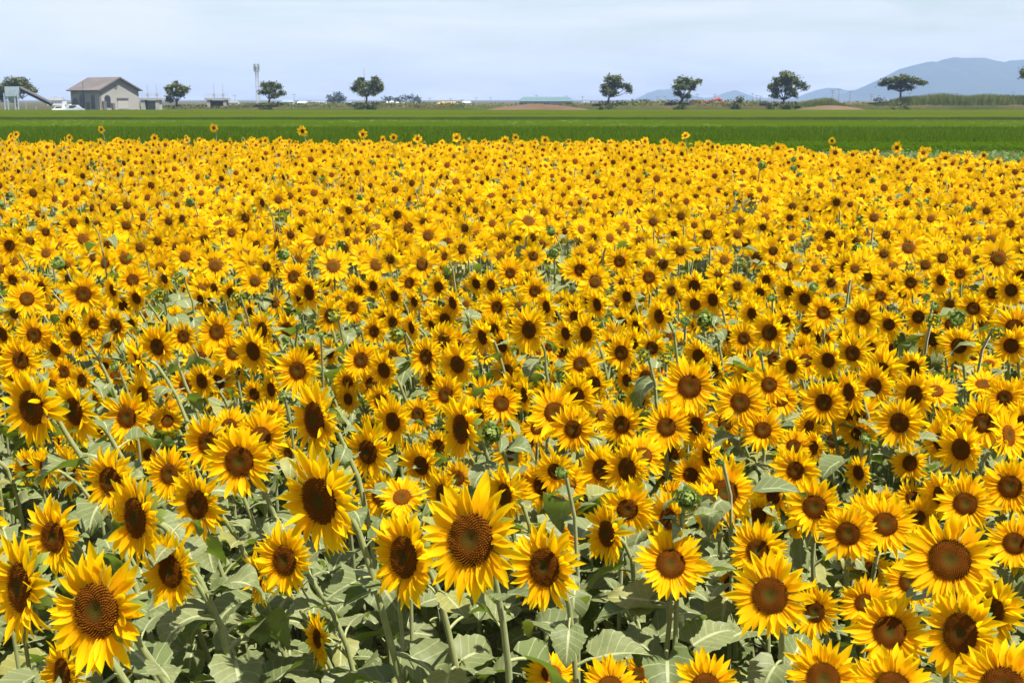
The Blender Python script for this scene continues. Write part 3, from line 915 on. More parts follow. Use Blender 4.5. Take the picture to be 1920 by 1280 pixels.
# ------------------------------------------------------------------ sunflower pieces
def petal(seg=6, W=0.15, bend=0.0, curl=0.0, fold=0.25, twist=0.0, wob=0.0, notch=False):
    """one ray petal, 1 long down +X, face up +Z"""
    t = np.linspace(0, 1, seg)
    hw = W * (0.34 + 0.66 * np.clip(t / 0.42, 0, 1) ** 0.8) * np.clip((1 - t) / 0.5, 0, 1) ** 0.62
    hw[-1] = 0.0
    z = bend * t + curl * t ** 3
    y0 = wob * np.sin(t * 3.1)
    v, uv = [], []
    for i in range(seg):
        a = twist * t[i]
        c, s = math.cos(a), math.sin(a)
        for u in (-1, 0, 1):
            yy, zz = u * hw[i], fold * hw[i] * (abs(u) - 0.5) * 1.6
            v.append((t[i], y0[i] + yy * c - zz * s, z[i] + yy * s + zz * c))
            uv.append((u, t[i]))
    f = []
    for i in range(seg - 1):
        for j in (0, 1):
            a, b = i * 3 + j, i * 3 + j + 1
            f += [(a, a + 3, b + 3), (a, b + 3, b)] if i < seg - 2 else [(a, a + 3, b)] if j == 0 else [(a, a + 3, b)]
    return T().add(v, f, uv)


def petal_lod(W=0.17, bend=0.0, fold=0.3, four=True):
    z = lambda t: bend * t * t
    v = [(0, 0, 0), (0.30, W * .9, z(.3)), (0.30, -W * .9, z(.3)), (0.70, W * .78, z(.7)), (0.70, -W * .78, z(.7)), (1, 0, z(1))]
    uv = [(0, 0), (1, .3), (-1, .3), (1, .7), (-1, .7), (0, 1)]
    if not four:
        W *= .8
        v = [(0, W * .3, 0), (0, -W * .3, 0), (0.6, W * .95, z(.6)), (0.6, -W * .95, z(.6)), (1, 0, z(1))]
        return T().add(v, [(0, 1, 3), (0, 3, 2), (2, 3, 4)], [(.3, 0), (-.3, 0), (1, .6), (-1, .6), (0, 1)])
    return T().add(v, [(0, 2, 1), (1, 2, 4), (1, 4, 3), (3, 4, 5)], uv)


PETALS = [petal(6, 0.138 + 0.018 * (i % 3), bend=[.02, .10, -.10, .05, .16, -.05, .0, .12][i], curl=[-.12, .10, .05, -.22, -.10, .16, .22, -.3][i],
                fold=[.25, .45, .2, .35, .5, .3, .15, .4][i], twist=[0, .35, -.3, .15, -.5, .5, -.15, .25][i], wob=[0, .03, -.03, .05, -.05, .02, -.02, .04][i]) for i in range(8)]
RD = 0.198                                           # disc radius for a head 1 across


def petal_frames(n, g, shag=1.0, lm=1.0, wm=1.0):
    """rows of petal placements on a head 1 across: (matrix, variant)"""
    out = []
    n1 = int(n * 0.56)
    for row, cnt in ((0, n1), (1, n - n1)):
        ph = g.uniform(0, 6.28)
        for i in range(cnt):
            a = ph + (i + g.normal(0, 0.17)) / cnt * 2 * math.pi
            ln = (0.322 if row == 0 else 0.285) * (1 + g.normal(0, 0.14) * shag) * lm
            tilt = (0.04 if row == 0 else 0.22) + g.normal(0, 0.13) * shag
            if g.random() < 0.025 * shag:
                tilt += g.uniform(0.2, 0.7)
            Mt = rotz(a) @ roty(-tilt) @ rotx(g.normal(0, 0.28))
            ws = g.uniform(0.85, 1.12) * wm
            S = np.diag([ln, ln * ws, ln])
            M = np.eye(4)
            M[:3, :3] = Mt @ S
            M[:3, 3] = rotz(a) @ np.array([RD * 0.93, 0, -0.012 + 0.012 * row])
            out.append((M, int(g.integers(0, 8))))
    return out


def dome(rings, sides, m=1):
    uu = 0.1 if rings > 5 else 0.26
    v, uv, f = [(0, 0, 0.012)], [(uu, 0)], []
    for i in range(1, rings + 1):
        t = i / rings
        z = 0.012 + 0.030 * math.sin(min(1, t * 1.15) * math.pi) * 0.8 * (0.4 + 0.6 * t) - (0.02 if i == rings else 0)
        for j in range(sides):
            a = j / sides * 2 * math.pi
            v.append((RD * t * math.cos(a), RD * t * math.sin(a), z))
            uv.append((uu, t))
    for j in range(sides):
        f.append((0, 1 + j, 1 + (j + 1) % sides))
    for i in range(rings - 1):
        for j in range(sides):
            a, b = 1 + i * sides + j, 1 + i * sides + (j + 1) % sides
            f += [(a, a + sides, b + sides), (a, b + sides, b)]
    return T().add(v, f, uv, m)


def cup(sides=10, m=4):                              # green receptacle behind the disc, reaching to the stem
    t = T()
    v, uv, f = [], [], []
    for i, (r, z) in enumerate(((RD * 1.0, -0.005), (RD * 0.9, -0.05), (RD * 0.45, -0.105), (0.05, -0.15))):
        for j in range(sides):
            a = j / sides * 2 * math.pi
            v.append((r * math.cos(a), r * math.sin(a), z))
            uv.append((0, 0.1))
    for i in range(3):
        for j in range(sides):
            a, b = i * sides + j, i * sides + (j + 1) % sides
            f += [(a, a + sides, b + sides), (a, b + sides, b)]
    return t.add(v, f, uv, m)


def florets(n, g):
    t = T()
    V, U, Fc = [], [], []
    for i in range(n):
        r = math.sqrt((i + 0.5) / n)
        a = i * 2.399963
        x, y = RD * r * math.cos(a), RD * r * math.sin(a)
        h = (0.012 + 0.026 * r * r) * g.uniform(0.7, 1.25) if r > 0.42 else 0.010
        w_ = 0.0085 * (0.7 + 0.5 * r) * math.sqrt(520 / n)
        z = 0.012 + 0.030 * math.sin(min(1, r * 1.15) * math.pi) * 0.8 * (0.4 + 0.6 * r) - 0.004
        if r > 0.93:
            z -= 0.012 * (r - 0.93) / 0.07
        b = len(V)
        for k in range(3):
            th = a + k * 2.0944
            V.append((x + w_ * math.cos(th), y + w_ * math.sin(th), z))
            U.append((0.05, r))
        V.append((x * (1 + 0.02 * r), y * (1 + 0.02 * r), z + h))
        U.append((1.0 if r > 0.42 else 0.6, r))
        Fc += [(b, b + 1, b + 3), (b + 1, b + 2, b + 3), (b + 2, b, b + 3)]
    return t.add(V, Fc, U, 1)


def bracts(n, g, m=4):
    t = T()
    for row in (0, 1):
        for i in range(n):
            a = (i + 0.5 * row + g.normal(0, 0.12)) / n * 2 * math.pi
            ln = g.uniform(0.13, 0.2)
            til = g.uniform(-0.5, 0.35) + (0.25 if row else 0)
            M = np.eye(4)
            M[:3, :3] = rotz(a) @ roty(til) @ np.diag([ln, ln * 1.5, ln])
            M[:3, 3] = rotz(a) @ np.array([RD * 0.85, 0, -0.03 - 0.025 * row])
            t.put(petal_lod(0.19, -0.2), M, m)
    return t


def leaf(seg, g, droop=0.5, fold=0.25, wave=0.05, petiole=0.45, lite=False):
    """leaf with its stalk: stalk from the origin, blade 1 long"""
    S = np.array([0, .06, .13, .2, .27, .34, .41, .48, .55, .62, .69, .76, .83, .89, .95, 1.0]) if seg == 9 else np.array([0, .2, .5, .8, 1.0])
    Wd = np.interp(S, [0, .07, .18, .32, .48, .64, .80, .92, 1], [.20, .36, .44, .435, .37, .275, .165, .07, 0.0])
    t = T()
    cols = (-1, -.5, 0, .5, 1) if seg == 9 and not lite else (-1, 0, 1)
    nc = len(cols)
    v, uv = [], []
    up = 0.42
    x0, z0 = petiole * math.cos(up), petiole * math.sin(up)
    ang = 0.30
    cx, cz = x0, z0
    ps = 0
    p1, p2 = g.uniform(0, 6.28, 2)
    for i, s in enumerate(S):
        d = s - ps
        ang -= droop * d * 2.0
        cx += d * math.cos(ang)
        cz += d * math.sin(ang)
        ps = s
        for c in cols:
            back = -0.16 * abs(c) * max(0, 1 - s / 0.14) if seg == 9 else 0
            yy = c * Wd[i] * (1 + (g.normal(0, 0.03) + (.045 if i % 2 else -.045) if abs(c) == 1 and seg == 9 else 0))
            up_ = fold * abs(yy) + wave * math.sin(7 * s + p1 + c * 1.3) * abs(c) + wave * .6 * math.sin(11 * s + p2 + 2 * c) * abs(c)
            nx, nz_ = -math.sin(ang), math.cos(ang)
            v.append((cx + back + nx * up_, yy, cz + nz_ * up_))
            uv.append((c, s))
    f = []
    for i in range(len(S) - 1):
        for j in range(nc - 1):
            a, b = i * nc + j, i * nc + j + 1
            f += [(a, a + nc, b + nc), (a, b + nc, b)]
    t.add(v, f, uv, 2)
    n = 5 if seg == 9 and not lite else 2
    if seg == 5:
        return t
    pp = [(x0 * k / (n - 1), 0, z0 * math.sin(k / (n - 1) * 1.57) if n > 2 else z0 * k / (n - 1)) for k in range(n)]
    t.tube(pp, [0.030] * (n - 1) + [0.018], 5 if seg == 9 and not lite else 3, 3, cap=False)
    return t


gl = np.random.default_rng(3)
LEAVES = [leaf(9, gl, d, fo, wv, pe) for d, fo, wv, pe in
          ((.45, .2, .05, .45), (.8, .3, .07, .5), (.25, .45, .05, .4), (1.05, .12, .06, .55), (.6, .5, .09, .35), (.15, .25, .06, .5), (.9, .38, .05, .3))]
LEAVES_LO = [leaf(5, gl, d, fo, wv, .45) for d, fo, wv in ((.45, .2, .05), (.8, .35, .08), (.25, .45, .05), (1.0, .15, .07))]
HD = [dome(7, 28), dome(3, 12), dome(2, 8)]

# shared meshes for the single plants
def as_mesh(t, name, mats):
    me = t.mesh(name)
    for m in mats:
        me.materials.append(m)
    return me


def remat(t, table):                                 # turn slot numbers into the numbers of a shorter list
    a = list(t.arr())
    a[3] = np.array([table[i] for i in a[3]])
    q = T()
    q.v, q.f, q.u, q.m, q.r, q.n = [a[0]], [a[1]], [a[2]], [a[3]], [a[4]], len(a[0])
    return q


ME_PETAL = [as_mesh(p, 'petal', [M_PETAL]) for p in PETALS]
hb = T()
hb.put(HD[0], np.eye(4), 0)
hb.put(cup(14), np.eye(4), 1)
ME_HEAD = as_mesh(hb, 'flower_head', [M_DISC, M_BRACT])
ME_FLOR = [as_mesh(remat(florets(360, gl), {1: 0}), 'florets', [M_DISC]) for _ in range(2)]
ME_FLOR_S = [as_mesh(remat(florets(260, gl), {1: 0}), 'florets', [M_DISC]) for _ in range(2)]
ME_BRACT = [as_mesh(remat(bracts(12, gl), {4: 0}), 'bracts', [M_BRACT]) for _ in range(3)]
ME_LEAF = [as_mesh(remat(l, {2: 0, 3: 1}), 'leaf', [M_LEAF, M_STEM]) for l in LEAVES]
ME_RING = []
for q in range(8):                                   # whole petal rings for heads whose petals are too small to pick apart
    t = T()
    for M, i in petal_frames(int(gl.integers(46, 54)), gl, 1.15):
        t.put(PETALS[i] if q < 9 else PETALS[i], M, 0, gl.random() * 0.35)
    ME_RING.append(as_mesh(t, 'petals', [M_PETAL]))


def bud_piece(g, openness, lod=False):
    """unopened head: ball of green bracts, yellow petal tips in the middle when half open"""
    t = T()
    sides, rings = (8, 3) if lod else (14, 6)
    v, uv, f = [], [], []
    for i in range(rings + 1):
        ph = i / rings * 2.2
        for j in range(sides):
            a = j / sides * 2 * math.pi
            r = 0.33 * math.sin(ph) + 0.02
            v.append((r * math.cos(a), r * math.sin(a), -0.30 * math.cos(ph) - 0.02))
            uv.append((0, 0.2))
    for i in range(rings):
        for j in range(sides):
            a, b = i * sides + j, i * sides + (j + 1) % sides
            f += [(a, b, b + sides), (a, b + sides, a + sides)]
    c0 = len(v)
    v.append((0, 0, 0.17))
    uv.append((0, 0.3))
    for j in range(sides):
        f.append((rings * sides + j, rings * sides + (j + 1) % sides, c0))
    t.add(v, f, uv, 1)
    n = 9 if lod else 15
    for row in range(2 if lod else 4):
        for i in range(n):
            a = (i + 0.5 * row + g.normal(0, .15)) / n * 6.2832
            ln = g.uniform(0.26, 0.38)
            til = [-1.15, -1.6, -2.15, -0.65][row] + g.normal(0, 0.2) + openness * 0.35
            M = np.eye(4)
            M[:3, :3] = rotz(a) @ roty(til) @ np.diag([ln, ln * 1.25, ln])
            M[:3, 3] = rotz(a) @ np.array([[.335, .325, .285, .33][row], 0, [-.06, .04, .13, -.14][row]])
            t.put(petal_lod(0.27, 0.22), M, 1)
    if openness > 0.3:
        for i in range(10 if lod else 22):
            a = g.uniform(0, 6.28)
            ln = g.uniform(0.2, 0.32)
            M = np.eye(4)
            M[:3, :3] = rotz(a) @ roty(-2.2 + g.normal(0, .35) + (openness - .4)) @ np.diag([ln, ln, ln])
            M[:3, 3] = rotz(a) @ np.array([.27, 0, .12])
            t.put(petal_lod(0.2, -0.2), M, 0, g.random() * .3)
    return t


ME_BUD = [as_mesh(bud_piece(gl, op), 'bud', [M_PETAL, M_BRACT]) for op in (0.0, 0.1, 0.6, 0.8)]


def basis(n, roll=0.0):                              # rotation taking +Z to n
    n = Vector(n).normalized()
    q = Vector((0, 0, 1)).rotation_difference(n)
    return np.array((q @ Quaternion((0, 0, 1), roll)).to_matrix())


def stem_path(base, hp, n, k=9, bow=0.12):
    base, hp, n = (np.asarray(a, float) for a in (base, hp, n))
    H = hp[2] - base[2]
    p1 = base + np.array([(hp[0] - base[0]) * .38, (hp[1] - base[1]) * .1, 0.62 * H])
    p2 = hp - n * 0.16 - np.array([0, 0, 0.10])
    p2[2] = max(p2[2], base[2] + 0.72 * H) if n[2] < 0.6 else p2[2]
    t = np.linspace(0, 1, k)[:, None]
    return (1 - t) ** 3 * base + 3 * (1 - t) ** 2 * t * p1 + 3 * (1 - t) * t * t * p2 + t ** 3 * hp


# ------------------------------------------------------------------ the flowers one can tell apart, read off the photograph
# per 384 x 256 window of the photograph, in fifths of a photo pixel: centre x, y, disc width, disc height
TILES = {
    (0, 1024): '905 600 400 540,190 380 190 480,1600 230 195 330,590 1190 140 300,1225 1240 80 110',
    (384, 1024): '750 130 210 300,500 300 90 220,590 610 130 140,1060 860 70 190',
    (768, 1024): '1265 195 280 370,-50 100 230 410,1330 1190 200 130,1880 1330 260 250,250 380 110 100',
    (1152, 1024): '530 160 290 290,1460 460 350 370,1100 360 160 170,1345 40 220 240,130 105 120 150,230 1190 140 130,860 1320 290 250,1880 610 190 210,1960 1240 330 330',
    (1536, 1024): '1225 125 410 370,475 225 160 170,845 335 200 190,430 535 200 190,660 800 320 320,1325 810 330 400,1620 600 230 280,690 1340 360 330,1725 1330 430 420,1030 1090 120 110,1150 1210 100 130,1660 340 70 110,1830 -30 220 220',
    (0, 768): '300 -20 220 350,700 15 160 280,1190 70 185 210,1035 665 190 280,1275 1010 180 400,1590 600 175 210,1850 880 190 300,500 1190 200 310,420 560 60 170,1570 105 120 125,1950 310 180 230,940 190 60 110,560 310 30 130,770 270 70 90,1400 420 120 100,720 510 60 90',
    (384, 768): '325 485 270 310,1075 850 330 470,1030 90 215 350,525 250 200 190,610 70 150 140,230 150 150 140,790 400 90 130,1530 395 180 240,1765 110 140 190,1645 800 150 190,1555 170 80 110,1915 290 90 130,1110 380 60 80,45 50 60 80',
    (768, 768): '575 1215 430 520,485 180 160 290,80 45 120 150,645 60 120 160,935 395 150 180,110 520 140 190,270 340 110 140,450 640 140 150,315 800 120 220,895 800 130 240,1050 640 120 110,1235 710 140 190,1535 180 170 180,1500 370 110 120,1795 560 165 210,1545 590 120 125,1425 940 150 160,1395 1180 190 190,1850 1160 160 260,965 170 80 100',
    (1152, 768): '70 140 155 180,490 160 190 190,770 150 125 180,1390 190 170 170,1080 250 80 135,535 420 140 145,870 440 90 170,120 555 160 230,500 610 100 110,715 610 150 150,1035 775 260 240,1130 525 80 90,1680 340 140 130,1870 355 90 140,1700 570 170 185,155 905 120 215,505 1020 165 205,540 820 140 140,1355 990 145 165,1490 810 110 170,1880 910 240 240,1715 1040 70 170,860 980 100 90,270 510 70 90,1020 1110 80 100,1860 120 130 125',
    (1536, 768): '755 120 185 200,1330 370 170 215,1130 300 100 175,1545 125 200 190,1910 140 130 190,1275 85 110 115,370 590 100 150,850 500 140 160,1790 720 230 230,1370 880 230 230,620 1070 240 225,270 1160 235 220,880 830 140 130,1130 800 120 180,550 830 100 110,410 790 80 115,920 1010 160 130,230 140 90 90,365 220 140 140',
    (0, 512): '120 65 75 110,385 135 90 120,515 190 80 95,785 195 150 158,1245 65 120 115,1355 100 60 90,1060 160 60 120,1280 235 80 115,1155 305 80 105,1540 55 60 90,465 315 80 70,1085 495 105 145,715 610 105 150,320 580 135 155,655 450 80 105,520 715 90 140,195 815 145 180,600 925 100 125,770 1005 85 130,25 570 80 140,1720 595 110 130,1475 690 130 170,1000 650 90 110,1300 820 55 190,1340 1130 100 150,1540 1110 70 110,1895 1010 100 150,375 835 75 110,1080 950 100 95,880 470 90 120,1230 470 70 110,1880 250 60 100,870 1190 80 110,1345 580 60 60,640 50 60 80,930 195 60 65',
    (384, 512): '85 140 65 90,50 275 65 95,250 190 80 115,835 35 120 125,980 180 95 160,895 240 80 110,430 370 65 110,115 550 150 165,310 430 60 80,540 530 100 160,775 525 115 140,455 730 115 190,270 745 145 140,300 910 70 115,870 910 150 180,1005 770 115 135,1170 740 85 125,1180 400 110 145,1385 325 115 130,1440 160 85 100,1580 120 75 100,1780 215 75 110,1590 545 100 120,1765 460 90 120,1920 90 100 110,1885 390 80 85,1910 530 90 110,1465 815 140 158,1750 770 110 120,1680 910 110 160,1340 1020 105 130,1565 1040 120 135,1650 1195 120 140,1345 1180 80 120,465 1130 100 120,625 1090 70 140,1635 400 50 55,1490 365 40 60,120 20 50 60,1020 600 50 60',
    (768, 512): '275 130 95 115,625 100 85 105,765 110 75 120,945 0 100 105,405 280 70 130,820 320 110 125,1175 170 115 110,1285 315 75 125,1445 280 75 90,1675 260 65 110,1760 295 85 130,1030 320 85 95,1390 405 65 110,1550 410 100 120,1120 530 135 180,1265 480 95 95,685 600 90 150,795 540 85 140,320 630 120 140,330 430 100 115,155 780 125 155,450 855 135 175,1465 565 90 130,1655 570 115 160,1605 850 150 145,870 680 90 130,570 780 60 90,930 890 110 105,190 990 80 130,340 1140 150 160,1075 1140 65 150,1275 1140 85 120,1570 1150 145 175,1735 1040 110 160,1265 1000 100 100,860 1220 160 160,625 1270 90 90,975 490 60 110,1740 420 70 60,1785 570 60 80,525 290 60 60,450 65 45 60,1815 50 60 70,1105 10 70 80,175 430 45 100,45 270 60 100,20 510 60 120,530 140 60 55,1575 270 60 70,1600 0 80 70',
    (1152, 512): '140 95 85 85,325 40 120 120,118 220 85 110,535 165 85 95,750 125 120 130,755 290 100 120,925 250 105 130,975 35 85 95,1155 120 85 90,1055 195 65 65,1365 185 85 100,1425 65 75 100,1635 170 90 110,1785 245 110 125,420 405 95 140,505 385 45 90,70 460 85 110,205 500 75 120,65 745 130 150,355 700 115 130,790 775 115 140,1215 610 120 125,1455 555 150 165,1605 450 90 120,1290 380 80 120,1800 515 100 105,1920 370 80 100,1910 615 60 100,1775 725 125 128,1660 875 120 140,1400 1010 140 150,1780 1000 80 85,120 1005 95 125,295 970 115 135,705 1060 235 235,1180 1210 195 190,230 1190 115 140,1560 1180 150 145,1050 780 70 90,1090 950 100 90,940 910 80 120,1070 590 70 110,390 235 40 42,670 560 80 65',
    (1536, 512): '110 90 85 88,458 35 85 100,632 60 90 90,860 90 110 112,1140 65 85 110,1320 5 100 95,1385 160 70 72,1625 185 110 120,1800 160 115 130,575 215 105 100,790 185 90 92,1225 290 85 92,40 370 130 130,405 410 150 158,930 410 115 130,1445 330 130 128,655 480 115 120,265 510 70 80,1235 475 115 95,1065 620 110 140,1310 680 150 155,1800 680 145 152,1830 510 170 150,1610 510 80 82,315 750 140 158,470 700 130 120,695 705 90 100,910 730 100 105,85 815 125 155,590 915 150 172,880 890 120 150,280 1115 110 180,510 1060 155 172,890 1135 165 188,45 1210 160 172,1840 1170 150 135,1540 1040 150 60,50 610 100 100,1200 1060 60 65,1590 850 110 60,205 350 60 62,590 350 70 60,375 580 60 55,80 210 50 45,380 210 60 55,1455 770 100 100,1280 850 100 80,1890 20 80 100,1030 20 50 60',
}
# unopened heads: photo x, y, width in photo pixels, openness
BUDS = [(922, 812, 34, 2), (1290, 934, 38, 1), (301, 555, 27, 1), (338, 524, 25, 0), (216, 688, 20, 0), (444, 558, 22, 2), (561, 612, 19, 2), (537, 637, 18, 0),
        (530, 744, 20, 0), (602, 628, 14, 0), (630, 594, 24, 3), (1323, 600, 32, 2), (1285, 602, 24, 1), (1208, 668, 28, 0), (1248, 672, 27, 3), (1447, 559, 18, 0), (1525, 539, 20, 1),
        (1424, 662, 15, 0), (1750, 600, 28, 1), (1867, 625, 28, 2), (1752, 574, 18, 2), (1738, 557, 15, 2), (1055, 887, 26, 0), (58, 1052, 26, 0), (1350, 866, 20, 0), (720, 1006, 20, 0)]
# blooms that stand out in the far part: photo x, y, head width in photo pixels
FAR = [(190, 243, 15), (401, 240, 18), (567, 246, 22), (680, 252, 20), (738, 258, 17), (870, 268, 15), (967, 258, 15), (1022, 263, 18), (1560, 264, 15), (1682, 277, 22), (1740, 283, 15), (130, 258, 14), (290, 259, 17),
       (283, 348, 42), (62, 362, 44), (460, 408, 50), (745, 403, 48), (795, 417, 48), (842, 303, 30), (654, 395, 42), (238, 385, 42), (515, 362, 36), (872, 428, 44), (1020, 397, 40), (138, 418, 46), (86, 435, 44), (383, 448, 46),
       (356, 446, 42), (610, 378, 36), (698, 375, 34), (887, 303, 26), (947, 295, 24), (1327, 440, 52), (1277, 405, 44), (1162, 490, 56), (1088, 506, 58), (955, 508, 60), (1000, 480, 50), (866, 467, 52), (732, 486, 50), (1230, 428, 40),
       (1450, 470, 48), (1588, 500, 56), (1768, 484, 52), (1798, 508, 56), (1662, 440, 44), (1486, 387, 40), (1405, 350, 34), (1555, 390, 38), (1700, 380, 36), (1850, 395, 40), (1895, 420, 42), (1340, 330, 30), (1120, 340, 32),
       (18, 460, 56), (202, 460, 48), (295, 452, 46), (545, 440, 44), (455, 495, 46), (500, 500, 50), (380, 482, 40), (248, 522, 52), (155, 330, 34), (415, 335, 32), (590, 325, 30), (316, 415, 44)]
H0, D0 = 1.42, 0.20                                  # eye above a usual head; usual head width


def place(x, y, Dpx):
    d = ray(x, y)
    Zs = H0 / max(0.02, -d[2])
    Zd = F * D0 / Dpx
    Z = Zs ** 0.55 * Zd ** 0.45
    lo, hi = (EYE - 2.05) / max(0.02, -d[2]), (EYE - 0.85) / max(0.02, -d[2])
    Z = min(max(Z, lo), hi)
    return d * Z + np.array([0, 0, EYE]), Z, Dpx * Z / F


HEADS = []
for (ox, oy), s in TILES.items():
    for e in s.split(','):
        x, y, dw, dh = (float(q) for q in e.split())
        x, y, dw, dh = ox + x / 5, oy + y / 5, dw / 5, dh / 5
        HEADS.append(dict(x=x, y=y, dw=dw, dh=dh, D=float(np.interp(max(dw, dh), [24, 34, 50, 70], [2.85, 2.62, 2.35, 2.18])) * max(dw, dh), bud=None, rt=1.05 * float(np.interp(max(dw, dh), [24, 34, 50, 70], [2.85, 2.62, 2.35, 2.18]))))
for x, y, wd, op in BUDS:
    HEADS.append(dict(x=x, y=y, dw=wd, dh=wd, D=wd * 1.15, bud=op))
for x, y, wd in FAR:
    HEADS.append(dict(x=x, y=y, dw=wd / 2.55 * (.85 if x < 900 else .97), dh=wd / 2.55, D=wd, bud=None))
for h in HEADS:
    g = np.random.default_rng(int(h['x'] * 7 + h['y'] * 131))
    if h['bud'] is None:
        h['p'], h['Z'], h['Dm'] = place(h['x'], h['y'], h['D'])
    else:                                            # buds stand a little proud of the bloom
        d = ray(h['x'], h['y'])
        h['Z'] = (H0 - 0.27) / -d[2]
        h['p'] = d * h['Z'] + np.array([0, 0, EYE])
        h['Dm'] = h['D'] * h['Z'] / F
    c = -ray(h['x'], h['y'])
    c /= np.linalg.norm(c)
    q = h['dw'] / h['dh']
    yaw = math.acos(min(1, max(0.2, q))) if q < 1 else 0
    up = 0.75 * math.acos(max(0.35, 1 / q)) if q > 1.25 else 0
    az = math.atan2(c[0], -c[1]) - yaw + g.normal(0, .05)          # measured from -Y; negative turns the face to the left
    el = math.asin(c[2]) + up - 0.34 * max(0, yaw - .25) + g.normal(0, .06)
    if h['bud'] is not None:
        az, el = g.normal(-0.3, .3), g.normal(0.35, .25)
    h['n'] = np.array([math.sin(az) * math.cos(el), -math.cos(az) * math.cos(el), math.sin(el)])
    h['yaw'], h['q'] = yaw, q
HEADS.sort(key=lambda h: -h['D'] * (1.0 if h['bud'] is None else 1.6))
ONE, REST = HEADS[:300], HEADS[300:]
HERO_D = 88.0

# ---- labels: landmarks first, the others by the nearest landmark
MARK = {
    (883, 1011): ('biggest round sunflower with wide dark disc, front centre of the field', 'the biggest front centre sunflower'),
    (599, 938): ('big sunflower with long drooping lower petals beside two thick upright stems', 'the drooping sunflower by the stems'),
    (590, 786): ('tall sunflower seen from the side facing left, thick bent green neck', 'the tall side-on sunflower'),
    (181, 1144): ('big shaggy sunflower with ragged pointed petals in the bottom left corner', 'the shaggy corner sunflower'),
    (1444, 1116): ('big open sunflower with narrow separate lower petals above green leaves', 'the open sunflower over green leaves'),
    (1781, 1049): ('widest sunflower of the crowded right corner, very dark round disc', 'the widest right corner sunflower'),
    (255, 970): ('narrow sunflower turned sharply left with green bracts showing behind', 'the sharply turned narrow sunflower'),
    (449, 865): ('round sunflower with even ragged petals left of the tall side-on bloom', 'the round sunflower left of the stems'),
    (1293, 724): ('large round sunflower standing out in the middle of the right half', 'the large mid right sunflower'),
    (60, 764): ('large sunflower turned left near the left edge on a leaning stem', 'the large left edge sunflower'),
    (1258, 1056): ('medium sunflower facing straight ahead with separate petals over green leaves', 'the straight facing sunflower'),
    (1359, 923): ('round sunflower just right of a big green closed bud', 'the sunflower beside the green bud'),
    (992, 618): ('sunflower with long upper petals over a reddish disc, mid field centre', 'the reddish disc sunflower'),
    (157, 551): ('round sunflower standing out in the far left of the field', 'the round far left sunflower'),
    (1442, 623): ('round sunflower standing out above its neighbours in the right middle field', 'the right middle sunflower'),
    (260, 676): ('sunflower seen almost edge on, petals spread left from a dark back', 'the edge-on sunflower'),
    (1714, 739): ('round sunflower in the right middle of the field above gaps of leaves', 'the right gap sunflower'),
    (557, 694): ('round sunflower in the left middle of the field with broad upper petals', 'the left middle sunflower'),
    (1894, 912): ('round sunflower with a very dark disc at the right edge', 'the right edge sunflower'),
    (939, 757): ('sunflower with tall upper petals just above a half open bud', 'the sunflower above the half open bud'),
}
ORD = ['nearest', 'second nearest', 'third nearest', 'fourth nearest', 'fifth nearest', 'sixth nearest', 'seventh nearest', 'eighth nearest', 'ninth nearest', 'tenth nearest', 'eleventh nearest', 'twelfth nearest', 'thirteenth nearest', 'fourteenth nearest', 'fifteenth nearest']
marks = []
for k, (full, short) in MARK.items():
    b = min((h for h in ONE if h['bud'] is None), key=lambda h: (h['x'] - k[0]) ** 2 + (h['y'] - k[1]) ** 2)
    b['label'] = full
    marks.append((b, short))
near = {}
for h in ONE:
    if 'label' in h:
        continue
    m, short = min(marks, key=lambda a: math.hypot(a[0]['x'] - h['x'], (a[0]['y'] - h['y']) * 1.2))
    a = math.degrees(math.atan2(m['y'] - h['y'], h['x'] - m['x'])) % 360
    sec = ['right of', 'above right of', 'above', 'above left of', 'left of', 'below left of', 'below', 'below right of'][int((a + 22.5) // 45) % 8]
    kind = 'bud' if h['bud'] is not None else 'flower'
    near.setdefault((short, sec, kind), []).append((math.hypot(m['x'] - h['x'], m['y'] - h['y']), h))
for (short, sec, kind), l in near.items():
    l.sort(key=lambda q: q[0])
    for i, (_, h) in enumerate(l):
        sz = 'large' if h['D'] > 115 else 'medium' if h['D'] > 68 else 'small'
        if kind == 'bud':
            h['label'] = f"{'green closed' if h['bud'] < 2 else 'half open yellow'} sunflower bud, {ORD[i]} bud {sec} {short}"
        else:
            fc = 'facing left' if h['q'] < 0.72 else 'looking upward' if h['q'] > 1.06 else 'facing ahead'
            h['label'] = f"{sz} sunflower {fc}, {ORD[min(i, 14)]} {sec} {short}"


